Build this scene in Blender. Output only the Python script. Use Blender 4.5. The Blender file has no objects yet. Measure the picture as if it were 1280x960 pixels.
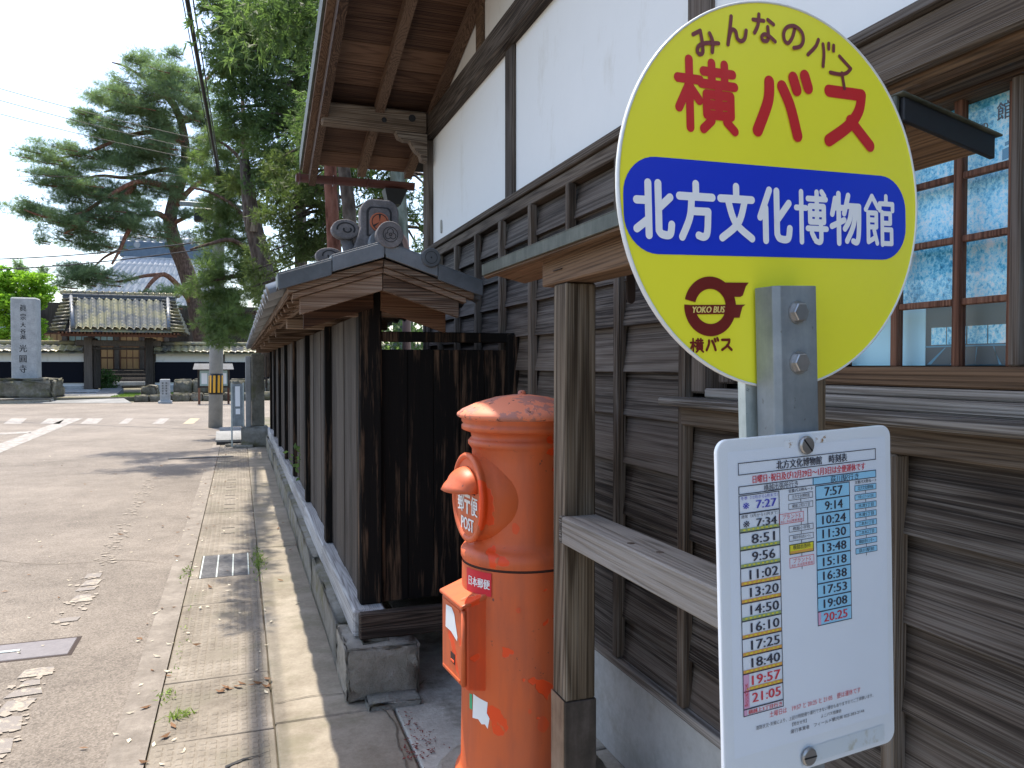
import bpy, math, random
import numpy as np
from mathutils import Vector, Matrix
random.seed(7); rng = np.random.default_rng(11)
S = bpy.context.scene
COL = S.collection
R_ = math.radians

# ------------------------------------------------------------------ camera, sky, sun, exposure
TH, PITCH, F_PX = R_(19.5), R_(1.37), 962.0
cam_d = bpy.data.cameras.new('camera'); cam = bpy.data.objects.new('camera', cam_d); COL.objects.link(cam)
cam.location = (0, 0, 1.45); cam.rotation_euler = (math.pi/2-PITCH, 0, -TH)
cam_d.sensor_width = 36; cam_d.lens = F_PX/1280*36; cam_d.clip_start = .05; cam_d.clip_end = 3000
S.camera = cam
SUN = Vector((.12, -.40, -1)).normalized()          # direction the sunlight travels
w = bpy.data.worlds.new('World'); S.world = w; w.use_nodes = True
nt = w.node_tree; bg = nt.nodes['Background']; sky = nt.nodes.new('ShaderNodeTexSky')
sky.sky_type = 'NISHITA'; sky.sun_disc = False
sky.sun_elevation = math.asin(-SUN.z); sky.sun_rotation = math.atan2(-SUN.x, -SUN.y)
sky.altitude = 0; sky.air_density = 1.0; sky.dust_density = 2.0; sky.ozone_density = 1.0
nt.links.new(sky.outputs[0], bg.inputs[0]); bg.inputs[1].default_value = .15
sd = bpy.data.lights.new('sun', 'SUN'); sd.energy = 3.5; sd.angle = R_(.53); sd.color = (1, .92, .80)
so = bpy.data.objects.new('sun', sd); COL.objects.link(so); so.rotation_euler = SUN.to_track_quat('-Z', 'Y').to_euler()
S.view_settings.view_transform = 'Standard'; S.view_settings.look = 'None'; S.view_settings.gamma = 1
S.view_settings.use_curve_mapping = False; S.view_settings.exposure = 1.32

# ------------------------------------------------------------------ reading places off the photograph's projection
CO = Vector((0, 0, 1.45))
FW = Vector((math.sin(TH)*math.cos(PITCH), math.cos(TH)*math.cos(PITCH), -math.sin(PITCH)))
RT = Vector((math.cos(TH), -math.sin(TH), 0)); UP = RT.cross(FW)
def ray(u, v): return FW+RT*((u-640)/F_PX)+UP*((480-v)/F_PX)
def PY(u, v, y): r = ray(u, v); return CO+r*(y/r.y)
def PZ(u, v, z=0): r = ray(u, v); return CO+r*((z-1.45)/r.z)

# ------------------------------------------------------------------ object helpers
W = {}
def tagp(o, label=None, cat=None, group=None, kind=None):
    if label: o['label'] = label
    if cat: o['category'] = cat
    if group: o['group'] = group
    if kind: o['kind'] = kind
    return o
def thing(name, label, cat, loc=(0, 0, 0), rot=(0, 0, 0), group=None, local=False):
    o = bpy.data.objects.new(name, None); COL.objects.link(o); o.location = loc; o.rotation_euler = rot
    o.empty_display_size = .1
    W[o] = Vector((0, 0, 0)) if local else Vector(loc)
    return tagp(o, label, cat, group)
def copy_tree(o, parent=None):
    c = o.copy(); COL.objects.link(c); c.parent = parent; W[c] = W.get(o, Vector())
    for ch in list(o.children): copy_tree(ch, c)
    return c
CACHE = {}
class MB:
    def __init__(s): s.v = []; s.f = []; s.sm = []
    def add(s, vs, fs, smooth=False):
        n = len(s.v); s.v += [tuple(p) for p in vs]; s.f += [tuple(i+n for i in f) for f in fs]; s.sm += [smooth]*len(fs); return s
    def box(s, x0, x1, y0, y1, z0, z1, c=0.0):
        if c <= 0:
            vs = [(x, y, z) for x in (x0, x1) for y in (y0, y1) for z in (z0, z1)]
            return s.add(vs, [(0,1,3,2),(4,6,7,5),(0,4,5,1),(2,3,7,6),(0,2,6,4),(1,5,7,3)])
        c = min(c, (x1-x0)*.45, (y1-y0)*.45, (z1-z0)*.45)
        import bmesh
        bm = bmesh.new(); bmesh.ops.create_cube(bm, size=1)
        for q in bm.verts: q.co = ((x0+x1)/2+q.co.x*(x1-x0), (y0+y1)/2+q.co.y*(y1-y0), (z0+z1)/2+q.co.z*(z1-z0))
        bmesh.ops.bevel(bm, geom=bm.edges[:], offset=c, segments=1, affect='EDGES', profile=.5)
        bm.verts.index_update()
        s.add([q.co[:] for q in bm.verts], [[q.index for q in f.verts] for f in bm.faces]); bm.free(); return s
    def hexa(s, p):            # eight corners: bottom loop 4, top loop 4
        return s.add(p, [(3,2,1,0),(4,5,6,7),(0,1,5,4),(1,2,6,5),(2,3,7,6),(3,0,4,7)])
    def prism(s, poly, ax, a, b, smooth=False):   # polygon in the plane across axis ax, from a to b
        n = len(poly)
        def m(p, t): return {'x': (t, p[0], p[1]), 'y': (p[0], t, p[1]), 'z': (p[0], p[1], t)}[ax]
        vs = [m(p, a) for p in poly]+[m(p, b) for p in poly]
        s.add(vs, [tuple(range(n))[::-1], tuple(range(n, 2*n))])
        k = len(s.v)-2*n
        for i in range(n): s.f.append((k+i, k+(i+1) % n, k+n+(i+1) % n, k+n+i)); s.sm.append(smooth)
        return s
    def tube(s, pts, rad, n=8, caps=True, smooth=True):
        pts = [Vector(p) for p in pts]; m = len(pts)
        if not hasattr(rad, '__len__'): rad = [rad]*m
        rings = []; side = None
        for i in range(m):
            t = (pts[min(i+1, m-1)]-pts[max(i-1, 0)]).normalized()
            if side is None: side = t.cross(Vector((0, 0, 1)) if abs(t.z) < .9 else Vector((1, 0, 0))).normalized()
            side = (side-t*side.dot(t)).normalized(); b = t.cross(side)
            rings += [pts[i]+(side*math.cos(2*math.pi*k/n)+b*math.sin(2*math.pi*k/n))*rad[i] for k in range(n)]
        fs = [(i*n+k, i*n+(k+1) % n, (i+1)*n+(k+1) % n, (i+1)*n+k) for i in range(m-1) for k in range(n)]
        s.add(rings, fs, smooth)
        if caps:
            q = len(s.v)-m*n
            s.f += [tuple(q+k for k in range(n))[::-1], tuple(q+(m-1)*n+k for k in range(n))]; s.sm += [False]*2
        return s
    def lathe(s, prof, n=48, c=(0, 0, 0), smooth=True):
        vs = [(c[0]+r*math.cos(2*math.pi*k/n), c[1]+r*math.sin(2*math.pi*k/n), c[2]+z) for r, z in prof for k in range(n)]
        m = len(prof)
        return s.add(vs, [(i*n+k, i*n+(k+1) % n, (i+1)*n+(k+1) % n, (i+1)*n+k) for i in range(m-1) for k in range(n)], smooth)
    def xf(s, M):
        s.v = [tuple(M @ Vector(p)) for p in s.v]; return s
    def build(s, name, mat, parent=None, label=None, kind=None, cat=None, group=None, bevel=0, wob=0, seg=0):
        vs = np.array(s.v, dtype=float)
        c = Vector((vs.max(0)+vs.min(0))/2)
        if parent is None: c.z = float(vs[:, 2].min())
        me = bpy.data.meshes.new(name)
        me.from_pydata([tuple(p) for p in (vs-np.array(c))], [], s.f)
        me.polygons.foreach_set('use_smooth', s.sm); me.materials.append(mat); me.update()
        o = bpy.data.objects.new(name, me); COL.objects.link(o)
        W[o] = c
        if parent is not None: o.parent = parent; o.location = c-W[parent]
        else: o.location = c
        if bevel:
            b = o.modifiers.new('bevel', 'BEVEL'); b.width = bevel; b.segments = 2; b.limit_method = 'ANGLE'
        return tagp(o, label, cat, group, kind)
def board(name, x0, x1, y0, y1, z0, z1, mat, parent, c=.002, rot=None, label=None, j=0):
    """one plank or timber, mesh shared between equal sizes"""
    dx, dy, dz = [round(a, 3) for a in (x1-x0, y1-y0, z1-z0)]
    k = (dx, dy, dz, c, mat.name)
    if k not in CACHE:
        m = MB().box(-dx/2, dx/2, -dy/2, dy/2, -dz/2, dz/2, c)
        me = bpy.data.meshes.new(name); me.from_pydata(m.v, [], m.f); me.materials.append(mat); CACHE[k] = me
    o = bpy.data.objects.new(name, CACHE[k]); COL.objects.link(o)
    p = Vector(((x0+x1)/2, (y0+y1)/2, (z0+z1)/2)); W[o] = p
    if parent is not None: o.parent = parent; p = p-W[parent]
    if j: p = p+Vector([random.uniform(-j, j) for _ in range(3)])
    o.location = p
    if rot: o.rotation_euler = rot
    if label: o['label'] = label
    return o
def npmesh(name, V, Fq, mat, parent=None, k=4, **kw):
    """large meshes from numpy arrays, k-sided faces"""
    V = np.asarray(V, dtype=np.float32).reshape(-1, 3); Fq = np.asarray(Fq, dtype=np.int32).reshape(-1, k)
    if parent is not None: V = V-np.array(W[parent], dtype=np.float32)
    me = bpy.data.meshes.new(name); me.vertices.add(len(V)); me.vertices.foreach_set('co', V.ravel())
    me.loops.add(len(Fq)*k); me.loops.foreach_set('vertex_index', Fq.ravel())
    me.polygons.add(len(Fq)); me.polygons.foreach_set('loop_start', np.arange(0, len(Fq)*k, k, dtype=np.int32))
    me.polygons.foreach_set('loop_total', np.full(len(Fq), k, dtype=np.int32))
    me.materials.append(mat); me.update(calc_edges=True)
    o = bpy.data.objects.new(name, me); COL.objects.link(o)
    if parent is not None: o.parent = parent
    W[o] = Vector()
    return tagp(o, **kw)

# ------------------------------------------------------------------ materials
class N:
    def __init__(s, name, rough=.7, base=None, metal=0, spec=.4):
        s.m = bpy.data.materials.new(name); s.m.use_nodes = True; s.t = s.m.node_tree; s.n = s.t.nodes; s.L = s.t.links
        s.b = s.n['Principled BSDF']; s.b.inputs['Roughness'].default_value = rough
        s.b.inputs['Metallic'].default_value = metal; s.b.inputs['Specular IOR Level'].default_value = spec
        if base: s.b.inputs['Base Color'].default_value = (*base, 1)
    def node(s, ty, **kw):
        o = s.n.new(ty)
        for k, v in kw.items(): setattr(o, k, v)
        return o
    def pos(s, scale=(1, 1, 1), rand=True, obj=False):
        g = s.node('ShaderNodeTexCoord').outputs['Object'] if obj else s.node('ShaderNodeNewGeometry').outputs['Position']
        mp = s.node('ShaderNodeMapping'); mp.inputs['Scale'].default_value = scale
        if rand:
            oi = s.node('ShaderNodeObjectInfo'); ml = s.node('ShaderNodeVectorMath', operation='MULTIPLY')
            cb = s.node('ShaderNodeCombineXYZ')
            for i in range(3): s.L.new(oi.outputs['Random'], cb.inputs[i])
            ml.inputs[1].default_value = (37, 53, 71); s.L.new(cb.outputs[0], ml.inputs[0])
            ad = s.node('ShaderNodeVectorMath', operation='ADD'); s.L.new(g, ad.inputs[0]); s.L.new(ml.outputs[0], ad.inputs[1]); g = ad.outputs[0]
        s.L.new(g, mp.inputs[0]); return mp.outputs[0]
    def noise(s, vec, scale=5, detail=5, rough=.6, dist=0):
        o = s.node('ShaderNodeTexNoise'); s.L.new(vec, o.inputs['Vector'])
        for k, v in (('Scale', scale), ('Detail', detail), ('Roughness', rough), ('Distortion', dist)): o.inputs[k].default_value = v
        return o.outputs[0]
    def voro(s, vec, scale=5, feature='F1', rnd=1):
        o = s.node('ShaderNodeTexVoronoi', feature=feature); s.L.new(vec, o.inputs['Vector']); o.inputs['Scale'].default_value = scale
        o.inputs['Randomness'].default_value = rnd
        return o.outputs[0]
    def math(s, op, a, b=0., c=None, clamp=False):
        o = s.node('ShaderNodeMath', operation=op, use_clamp=clamp)
        for i, q in enumerate((a, b) if c is None else (a, b, c)):
            if isinstance(q, (int, float)): o.inputs[i].default_value = q
            else: s.L.new(q, o.inputs[i])
        return o.outputs[0]
    def ramp(s, fac, stops, interp='LINEAR'):
        o = s.node('ShaderNodeValToRGB'); e = o.color_ramp.elements; o.color_ramp.interpolation = interp
        while len(e) < len(stops): e.new(.5)
        for i, (p, c) in enumerate(stops):
            e[i].position = p; e[i].color = (*c, 1) if hasattr(c, '__len__') else (c, c, c, 1)
        s.L.new(fac, o.inputs[0]); return o.outputs[0]
    def mix(s, fac, a, b, mode='MIX'):
        o = s.node('ShaderNodeMix', data_type='RGBA', blend_type=mode)
        for i, q in ((0, fac), (6, a), (7, b)):
            if isinstance(q, (int, float)): o.inputs[i].default_value = q
            elif hasattr(q, '__len__'): o.inputs[i].default_value = (*q, 1)
            else: s.L.new(q, o.inputs[i])
        return o.outputs[2]
    def color(s, c): s.L.new(c, s.b.inputs['Base Color']); return s
    def rough(s, c): s.L.new(c, s.b.inputs['Roughness']); return s
    def bump(s, h, strength=.4, dist=.01):
        o = s.node('ShaderNodeBump'); o.inputs['Strength'].default_value = strength; o.inputs['Distance'].default_value = dist
        s.L.new(h, o.inputs['Height']); s.L.new(o.outputs[0], s.b.inputs['Normal']); return s
    def objrand(s): return s.node('ShaderNodeObjectInfo').outputs['Random']

def wood(name, dark, mid, light, axis='y', silver=None, sil=.5, rings=55, sc=1., bump=.5, rough=.78):
    n = N(name, rough, spec=.25)
    al = {'x': (.5, 8, 8), 'y': (8, .5, 8), 'z': (8, 8, .5)}[axis]; rings = rings*4
    al = tuple(a*sc for a in al)
    p = n.pos(tuple(a if a > sc else a*.38 for a in al))
    f = n.noise(p, 1.0, 1.5, .4, .15)
    ring = n.math('MULTIPLY_ADD', n.math('SINE', n.math('MULTIPLY', f, rings*1.0)), .5, .5)
    ring = n.math('POWER', ring, .6)
    fine = n.noise(n.pos(tuple(a*30 if a > 1 else a*3.5 for a in al)), 1.0, 4, .65)
    blot = n.noise(n.pos(tuple(a*.5 if a > 1 else a*1.4 for a in al)), 1.3, 4, .6)
    t = n.math('ADD', n.math('MULTIPLY', ring, .16), n.math('ADD', n.math('MULTIPLY', fine, .70), n.math('MULTIPLY', blot, .28)))
    t = n.math('ADD', t, n.math('MULTIPLY_ADD', n.objrand(), .26, -.13))
    c = n.ramp(t, [(.40, dark), (.56, mid), (.74, light)])
    if silver:
        sm = n.noise(n.pos(tuple(a*26.0 if a > 1 else a*4 for a in al)), 1.6, 3, .6)
        m = n.ramp(n.math('ADD', n.math('ADD', n.math('MULTIPLY', sm, .7), n.math('MULTIPLY', blot, .3)), n.math('MULTIPLY', ring, .06)), [(.54-.08*sil, 0.), (.68-.08*sil, 1.)])
        c = n.mix(n.math('MULTIPLY', m, .6), c, silver)
    n.color(c); h = n.math('ADD', n.math('MULTIPLY', ring, .45), fine)
    n.bump(h, bump, .004); return n.m

M = {}
M['clap'] = wood('weathered clapboard', (.014, .010, .008), (.050, .038, .030), (.115, .092, .076), 'y', (.19, .17, .15), .3, rings=20)
M['batten'] = wood('weathered batten', (.022, .015, .01), (.075, .052, .036), (.17, .13, .095), 'z', (.22, .20, .18), .2, sc=1.3)
M['beam_y'] = wood('dark old beam', (.018, .011, .007), (.052, .036, .025), (.115, .085, .060), 'y', (.18, .15, .125), .2)
M['beam_x'] = wood('pale old beam', (.035, .022, .014), (.12, .082, .056), (.26, .20, .15), 'x', (.34, .29, .24), .3)
M['post_z'] = wood('old post timber', (.02, .014, .011), (.055, .04, .03), (.12, .09, .07), 'z', (.2, .18, .16), .2)
M['frame_z'] = wood('grey brown frame post', (.045, .031, .019), (.125, .093, .063), (.24, .19, .135), 'z', (.28, .24, .19), .2, rings=40, sc=.9, bump=.6)
M['frame_y'] = wood('grey brown frame rail', (.035, .028, .022), (.105, .09, .074), (.215, .19, .165), 'y', (.27, .25, .23), .3, rings=50, sc=.8, bump=.8)
M['warm_y'] = wood('warm brown timber', (.025, .013, .008), (.085, .05, .028), (.18, .11, .065), 'y')
M['warm_x'] = wood('warm eave board', (.028, .013, .008), (.085, .042, .024), (.18, .10, .06), 'x')
M['rafter'] = wood('eave rafter', (.025, .014, .009), (.075, .042, .027), (.16, .10, .065), 'y')
M['brg'] = wood('brown barge board', (.04, .022, .013), (.13, .078, .05), (.27, .18, .125), 'x', (.32, .27, .22), .25)
M['brg_y'] = wood('brown eave timber', (.03, .018, .011), (.10, .062, .04), (.22, .145, .10), 'y', (.28, .23, .19), .1)
M['grey_z'] = wood('grey fence board', (.009, .006, .005), (.030, .022, .017), (.070, .056, .045), 'z', (.13, .11, .095), .2, sc=1.2)
M['grey_y'] = wood('silver grey sill timber', (.18, .17, .16), (.30, .295, .29), (.42, .415, .41), 'y', (.5, .49, .48), .4)
M['dark_x'] = wood('dark brown sill end', (.012, .008, .006), (.04, .027, .02), (.10, .07, .05), 'x', (.15, .12, .1), .1)
M['muntin'] = wood('red brown window bar', (.06, .024, .014), (.15, .068, .042), (.26, .14, .09), 'z')
M['ledge'] = wood('grey window ledge', (.06, .05, .042), (.17, .15, .13), (.34, .31, .28), 'y', (.36, .34, .32), .4)
def charred():
    n = N('charred black wood', .75, spec=.12)
    s1 = n.noise(n.pos((30, 30, 1.6)), 1, 6, .7); s2 = n.noise(n.pos((6, 6, 1.5)), 1, 4, .6)
    m = n.ramp(n.math('ADD', s1, n.math('MULTIPLY', s2, .55)), [(.80, 0.), (.97, 1.)])
    c = n.mix(m, n.mix(s1, (.004, .004, .004), (.011, .009, .008)), (.13, .08, .05)); n.color(c).bump(n.math('ADD', s1, m), .6, .004); return n.m
M['char'] = charred()
def concrete(name, a, b, c, sc=1., bump=.35, moss=None, rough=.9, msc=1.):
    n = N(name, rough, spec=.25); p = n.pos(rand=False)
    big = n.noise(p, 1.7*sc, 6, .65); fine = n.noise(p, 60*sc, 4, .7); mid = n.noise(p, 9*sc, 5, .7)
    t = n.math('ADD', n.math('MULTIPLY', big, .5), n.math('ADD', n.math('MULTIPLY', fine, .2), n.math('MULTIPLY', mid, .3)))
    col = n.ramp(t, [(.36, a), (.5, b), (.64, c)])
    if moss:
        mm = n.ramp(n.noise(p, 2.6*msc, 6, .7), [(.5, 0.), (.62, 1.)]); col = n.mix(n.math('MULTIPLY', mm, .7), col, moss)
    n.color(col).bump(n.math('ADD', fine, n.math('MULTIPLY', mid, 1.5)), bump, .006 if bump < .9 else .03); return n.m
M['walk'] = concrete('old walkway concrete', (.15, .125, .093), (.235, .205, .16), (.32, .285, .23), moss=(.16, .145, .10))
M['cover'] = concrete('gutter cover concrete', (.125, .107, .086), (.20, .175, .142), (.275, .245, .205), 1.4, .6, moss=(.16, .145, .11))
M['step'] = concrete('grey yard concrete', (.24, .23, .20), (.38, .365, .325), (.52, .50, .455), 1.2, .5, moss=(.12, .11, .085))
M['foundation'] = concrete('pale foundation concrete', (.34, .34, .32), (.48, .48, .46), (.58, .58, .56), .9, .15, moss=(.36, .34, .29))
M['stone'] = concrete('rough base stone', (.30, .265, .21), (.46, .42, .35), (.62, .57, .50), 3.0, 1.0)
M['stone_moss'] = concrete('mossy base stone', (.22, .205, .17), (.34, .32, .275), (.48, .45, .40), 2.2, 1.0, moss=(.20, .18, .05), msc=.9)
M['rock'] = concrete('mossy rock', (.07, .065, .05), (.16, .15, .12), (.30, .28, .22), .9, 1.0, moss=(.11, .11, .05))
M['granite'] = concrete('grey granite', (.24, .25, .25), (.33, .34, .34), (.42, .43, .43), 2., .2)
M['paving'] = concrete('temple paving stone', (.13, .13, .125), (.20, .20, .195), (.28, .28, .27), .6, .3)
M['pole'] = concrete('utility pole concrete', (.20, .20, .195), (.27, .27, .26), (.34, .335, .32), .9, .12)
M['soil'] = concrete('soil ground', (.08, .07, .05), (.13, .115, .085), (.2, .18, .14), .5, .6, moss=(.07, .09, .03))
def asphalt():
    n = N('worn asphalt', .88, spec=.3); p = n.pos(rand=False)
    v = n.node('ShaderNodeTexVoronoi'); n.L.new(p, v.inputs['Vector']); v.inputs['Scale'].default_value = 130
    spk = n.ramp(v.outputs['Color'], [(.0, 0.), (1., 1.)]); fine = n.noise(p, 220, 3, .7); big = n.noise(p, .55, 6, .6); mid = n.noise(p, 4, 6, .75)
    t = n.math('ADD', n.math('MULTIPLY', spk, .22), n.math('ADD', n.math('MULTIPLY', fine, .24), n.math('ADD', n.math('MULTIPLY', big, .34), n.math('MULTIPLY', mid, .26))))
    c = n.ramp(t, [(.33, (.062, .052, .043)), (.53, (.168, .145, .122)), (.66, (.25, .217, .184)), (.80, (.43, .39, .34))])
    n.color(c).bump(n.math('ADD', v.outputs[0], fine), .55, .004); return n.m
M['asphalt'] = asphalt(); M['joint_dirt'] = concrete('dirt in joints', (.07, .058, .042), (.12, .10, .075), (.18, .155, .11), 4, .6)
def plaster(name, base, stain, amt=.5):
    n = N(name, .85, spec=.2); p = n.pos(rand=False)
    s = n.noise(n.pos((3, 3, 1.1), rand=False), 2.0, 8, .72); f = n.noise(p, 12, 5, .6)
    m = n.ramp(s, [(.56, 0.), (.74, 1.)]); n.color(n.mix(n.math('MULTIPLY', m, amt), n.mix(f, tuple(b*.96 for b in base), base), stain)).bump(f, .06, .01); return n.m
M['plaster'] = plaster('white lime plaster', (.80, .80, .78), (.6, .57, .50), .5)
M['plaster_old'] = plaster('aged gable plaster', (.66, .64, .60), (.45, .42, .36), .6)
M['wall_white'] = plaster('temple wall plaster', (.62, .62, .60), (.4, .4, .38), .6)
def tile(name, a, b, c, moss=None):
    n = N(name, .42, spec=.5); p = n.pos(rand=True)
    t = n.math('ADD', n.math('MULTIPLY', n.noise(p, 5, 6, .7), .7), n.math('MULTIPLY', n.objrand(), .3)); col = n.ramp(t, [(.35, a), (.52, b), (.72, c)])
    if moss:
        p2 = n.pos(rand=False); mm = n.ramp(n.noise(p2, 1.3, 7, .75), [(.44, 0.), (.56, 1.)]); col = n.mix(mm, col, moss)
    n.color(col).bump(n.noise(p, 40, 4, .7), .2, .004); return n.m
M['kawara'] = tile('grey roof tile', (.055, .062, .07), (.095, .107, .122), (.17, .185, .205))
M['kawara_moss'] = tile('mossy roof tile', (.07, .07, .065), (.15, .15, .135), (.27, .265, .24), (.31, .28, .15))
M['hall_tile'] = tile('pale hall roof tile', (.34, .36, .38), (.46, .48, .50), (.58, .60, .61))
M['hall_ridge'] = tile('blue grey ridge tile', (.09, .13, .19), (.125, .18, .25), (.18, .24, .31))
M['oni'] = concrete('ornament tile clay', (.07, .066, .07), (.13, .122, .125), (.21, .20, .205), 3, .4)
M['crest_red'] = N('red crest clay', .7, (.36, .10, .045)).m
M['dark_line'] = N('dark recessed line', .8, (.02, .02, .022)).m
def paint(name, col, faded, patchcol, peel=.5):
    n = N(name, .5, spec=.45); p = n.pos(rand=False)
    big = n.noise(p, 3.0, 4, .6); c = n.mix(n.ramp(big, [(.35, 0.), (.65, 1.)]), col, faded)
    cham = n.ramp(n.noise(n.pos((14, 14, 2.2), rand=False), 1.2, 5, .6), [(.45, 0.), (.75, 1.)]); c = n.mix(n.math('MULTIPLY', cham, .5), c, (.27, .06, .034))
    pm = n.ramp(n.noise(p, 9.5, 3, .45), [(.625, 0.), (.635, 1.)]); c = n.mix(pm, c, patchcol)
    sp = n.ramp(n.noise(p, 60, 3, .6), [(.67, 0.), (.69, 1.)]); sp2 = n.ramp(n.noise(p, 5, 3, .5), [(.5, 0.), (.6, 1.)])
    c = n.mix(n.math('MULTIPLY', sp, sp2), c, (.16, .05, .03))
    n.color(c).bump(n.math('ADD', n.math('MULTIPLY', pm, -1.2), n.math('MULTIPLY', n.noise(p, 30, 4, .5), .35)), .35, .003); return n.m
M['red'] = paint('faded orange red paint', (.60, .105, .022), (.50, .105, .035), (.72, .060, .005))
M['red_fresh'] = paint('bright orange red paint', (.70, .075, .012), (.60, .085, .020), (.74, .060, .006))
def rustcap():
    n = N('weathered cap paint', .6, spec=.35); p = n.pos(rand=False)
    m = n.ramp(n.noise(p, 11, 6, .65), [(.50, 0.), (.53, 1.)]); d = n.ramp(n.noise(p, 42, 3, .5), [(.66, 0.), (.68, 1.)])
    n.color(n.mix(d, n.mix(m, (.72, .22, .12), (.42, .17, .13)), (.10, .04, .03))).bump(m, .4, .003); return n.m
M['cap'] = rustcap()
M['seam'] = N('rusty seam', .9, (.05, .02, .014)).m
def galv(name, a, b, c, rough=.5, metal=.35):
    n = N(name, rough, metal=metal); p = n.pos(rand=False)
    t = n.math('ADD', n.math('MULTIPLY', n.noise(p, 9, 6, .7), .6), n.math('MULTIPLY', n.noise(n.pos((40, 40, 5), rand=False), 1, 4, .6), .4))
    sp = n.ramp(n.noise(p, 120, 2, .5), [(.70, 0.), (.73, 1.)])
    n.color(n.mix(n.math('MULTIPLY', sp, .5), n.ramp(t, [(.38, a), (.52, b), (.66, c)]), (.1, .1, .1))).bump(t, .12, .003); return n.m
M['galv'] = galv('galvanised channel', (.17, .195, .21), (.235, .265, .285), (.33, .365, .385))
M['galv_back'] = galv('pale galvanised post', (.32, .37, .36), (.45, .50, .49), (.55, .60, .58))
M['steel'] = galv('steel bolt', (.30, .30, .29), (.42, .41, .40), (.55, .54, .52), .35, .8)
M['shoe'] = galv('brown metal post shoe', (.045, .038, .033), (.075, .062, .054), (.12, .10, .09), .5, .4)
M['lit_shoe_side'] = galv('lit post shoe side', (.14, .10, .07), (.22, .165, .12), (.28, .22, .17), .5, .4)  # lighter colour carries the light on the shoe's street face
M['copper'] = galv('green grey metal flashing', (.035, .04, .03), (.065, .072, .055), (.12, .125, .10), .55, .2)
M['gutter'] = N('red brown gutter', .45, (.10, .035, .028)).m
M['pipe'] = N('faded pink brown pipe', .55, (.25, .16, .14)).m
M['iron'] = N('rusty iron', .8, (.03, .018, .014), metal=.2).m
M['black_metal'] = N('black metal', .5, (.012, .012, .014)).m
M['grate'] = galv('drain grate steel', (.09, .09, .095), (.15, .15, .155), (.24, .24, .245), .6, .4)
M['cable'] = N('black cable', .6, (.012, .012, .013)).m
def flat(name, c, rough=.5, spec=.4):
    n = N(name, rough, spec=spec); p = n.pos(rand=False); f = n.noise(p, 4, 5, .6)
    n.color(n.mix(f, tuple(q*.93 for q in c), tuple(min(1, q*1.06) for q in c))); return n.m
M['yellow'] = flat('sign yellow', (.90, .86, .045), .32); M['blue'] = flat('sign blue', (.015, .045, .60), .32)
M['white'] = flat('sign white', (.90, .91, .93), .35); M['signred'] = flat('sign red', (.60, .025, .03), .35)
M['plum'] = flat('sign plum brown', (.20, .045, .05), .35); M['maroon'] = flat('logo maroon', (.17, .02, .016), .35)
M['rim'] = flat('white edge trim', (.70, .72, .72), .3); M['cream'] = flat('cream print', (.80, .65, .2), .4)
M['paper'] = flat('printed paper', (.83, .87, .93), .25); M['plate'] = flat('white plastic plate', (.82, .85, .88), .2)
M['ink'] = flat('black ink', (.05, .05, .07), .5); M['inkred'] = flat('red ink', (.70, .06, .08), .5)
M['inkblue'] = flat('blue ink', (.08, .08, .50), .5); M['cyan'] = flat('light blue print', (.36, .70, .92), .4)
M['green'] = flat('olive green print', (.38, .46, .20), .4); M['orange'] = flat('orange print', (.82, .42, .10), .4)
M['pyellow'] = flat('yellow print', (.85, .75, .05), .4); M['pink'] = flat('pink print', (.75, .42, .60), .4)
M['stkred'] = flat('red sticker', (.52, .012, .03), .35); M['stkwhite'] = flat('white sticker', (.72, .74, .74), .4)
M['paint_white'] = None
def worn(name, col, gap=.5, under=(.2, .18, .165)):
    n = N(name, .8, spec=.3); p = n.pos(rand=False)
    m = n.ramp(n.noise(p, 7, 7, .8), [(gap-.03, 0.), (gap+.03, 1.)]); f = n.noise(p, 220, 3, .7)
    n.color(n.mix(m, n.mix(f, tuple(q*.6 for q in under), tuple(q*1.4 for q in under)), col)).bump(f, .4, .004); return n.m
M['line'] = worn('worn white road paint', (.32, .285, .23), .54); M['line_f'] = flat('faded pinkish road paint', (.27, .235, .195), .85); M['line2'] = worn('crosswalk paint', (.29, .275, .25), .50)
M['line_y'] = worn('yellowed road paint', (.36, .30, .19), .47); M['strip'] = concrete('pale road strip', (.14, .122, .103), (.205, .18, .154), (.285, .255, .22), 3, .8)
M['stripe_y'] = flat('yellow reflective stripe', (.75, .38, .03), .4); M['stripe_k'] = flat('black band', (.02, .02, .02), .5)
def leafmat(name, a, b, c, tr=.35, sc=.8):
    n = N(name, .6, spec=.25); p = n.pos(rand=False)
    t = n.math('ADD', n.math('MULTIPLY', n.noise(p, sc, 5, .7), .75), n.math('MULTIPLY', n.noise(p, sc*14, 3, .6), .25))
    col = n.ramp(t, [(.34, a), (.5, b), (.66, c)]); n.color(col)
    tl = n.node('ShaderNodeBsdfTranslucent'); n.L.new(n.mix(.5, col, (.35, .5, .08), 'OVERLAY'), tl.inputs[0]); mx = n.node('ShaderNodeMixShader'); mx.inputs[0].default_value = tr
    n.L.new(n.b.outputs[0], mx.inputs[1]); n.L.new(tl.outputs[0], mx.inputs[2]); n.L.new(mx.outputs[0], n.n['Material Output'].inputs[0]); return n.m
M['needle'] = leafmat('pine needles', (.11, .16, .10), (.21, .28, .17), (.32, .39, .23), .6)
M['needle_y'] = leafmat('young pine needles', (.08, .13, .05), (.15, .21, .08), (.24, .31, .12), .45)
M['hinoki'] = leafmat('cypress sprays', (.065, .11, .05), (.14, .205, .085), (.24, .31, .13), .56)
M['hinoki_y'] = leafmat('yellow green cypress sprays', (.08, .115, .045), (.16, .20, .075), (.25, .29, .12), .5)
M['maple'] = leafmat('bright maple leaves', (.17, .32, .03), (.28, .46, .05), (.38, .56, .09), .55)
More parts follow.
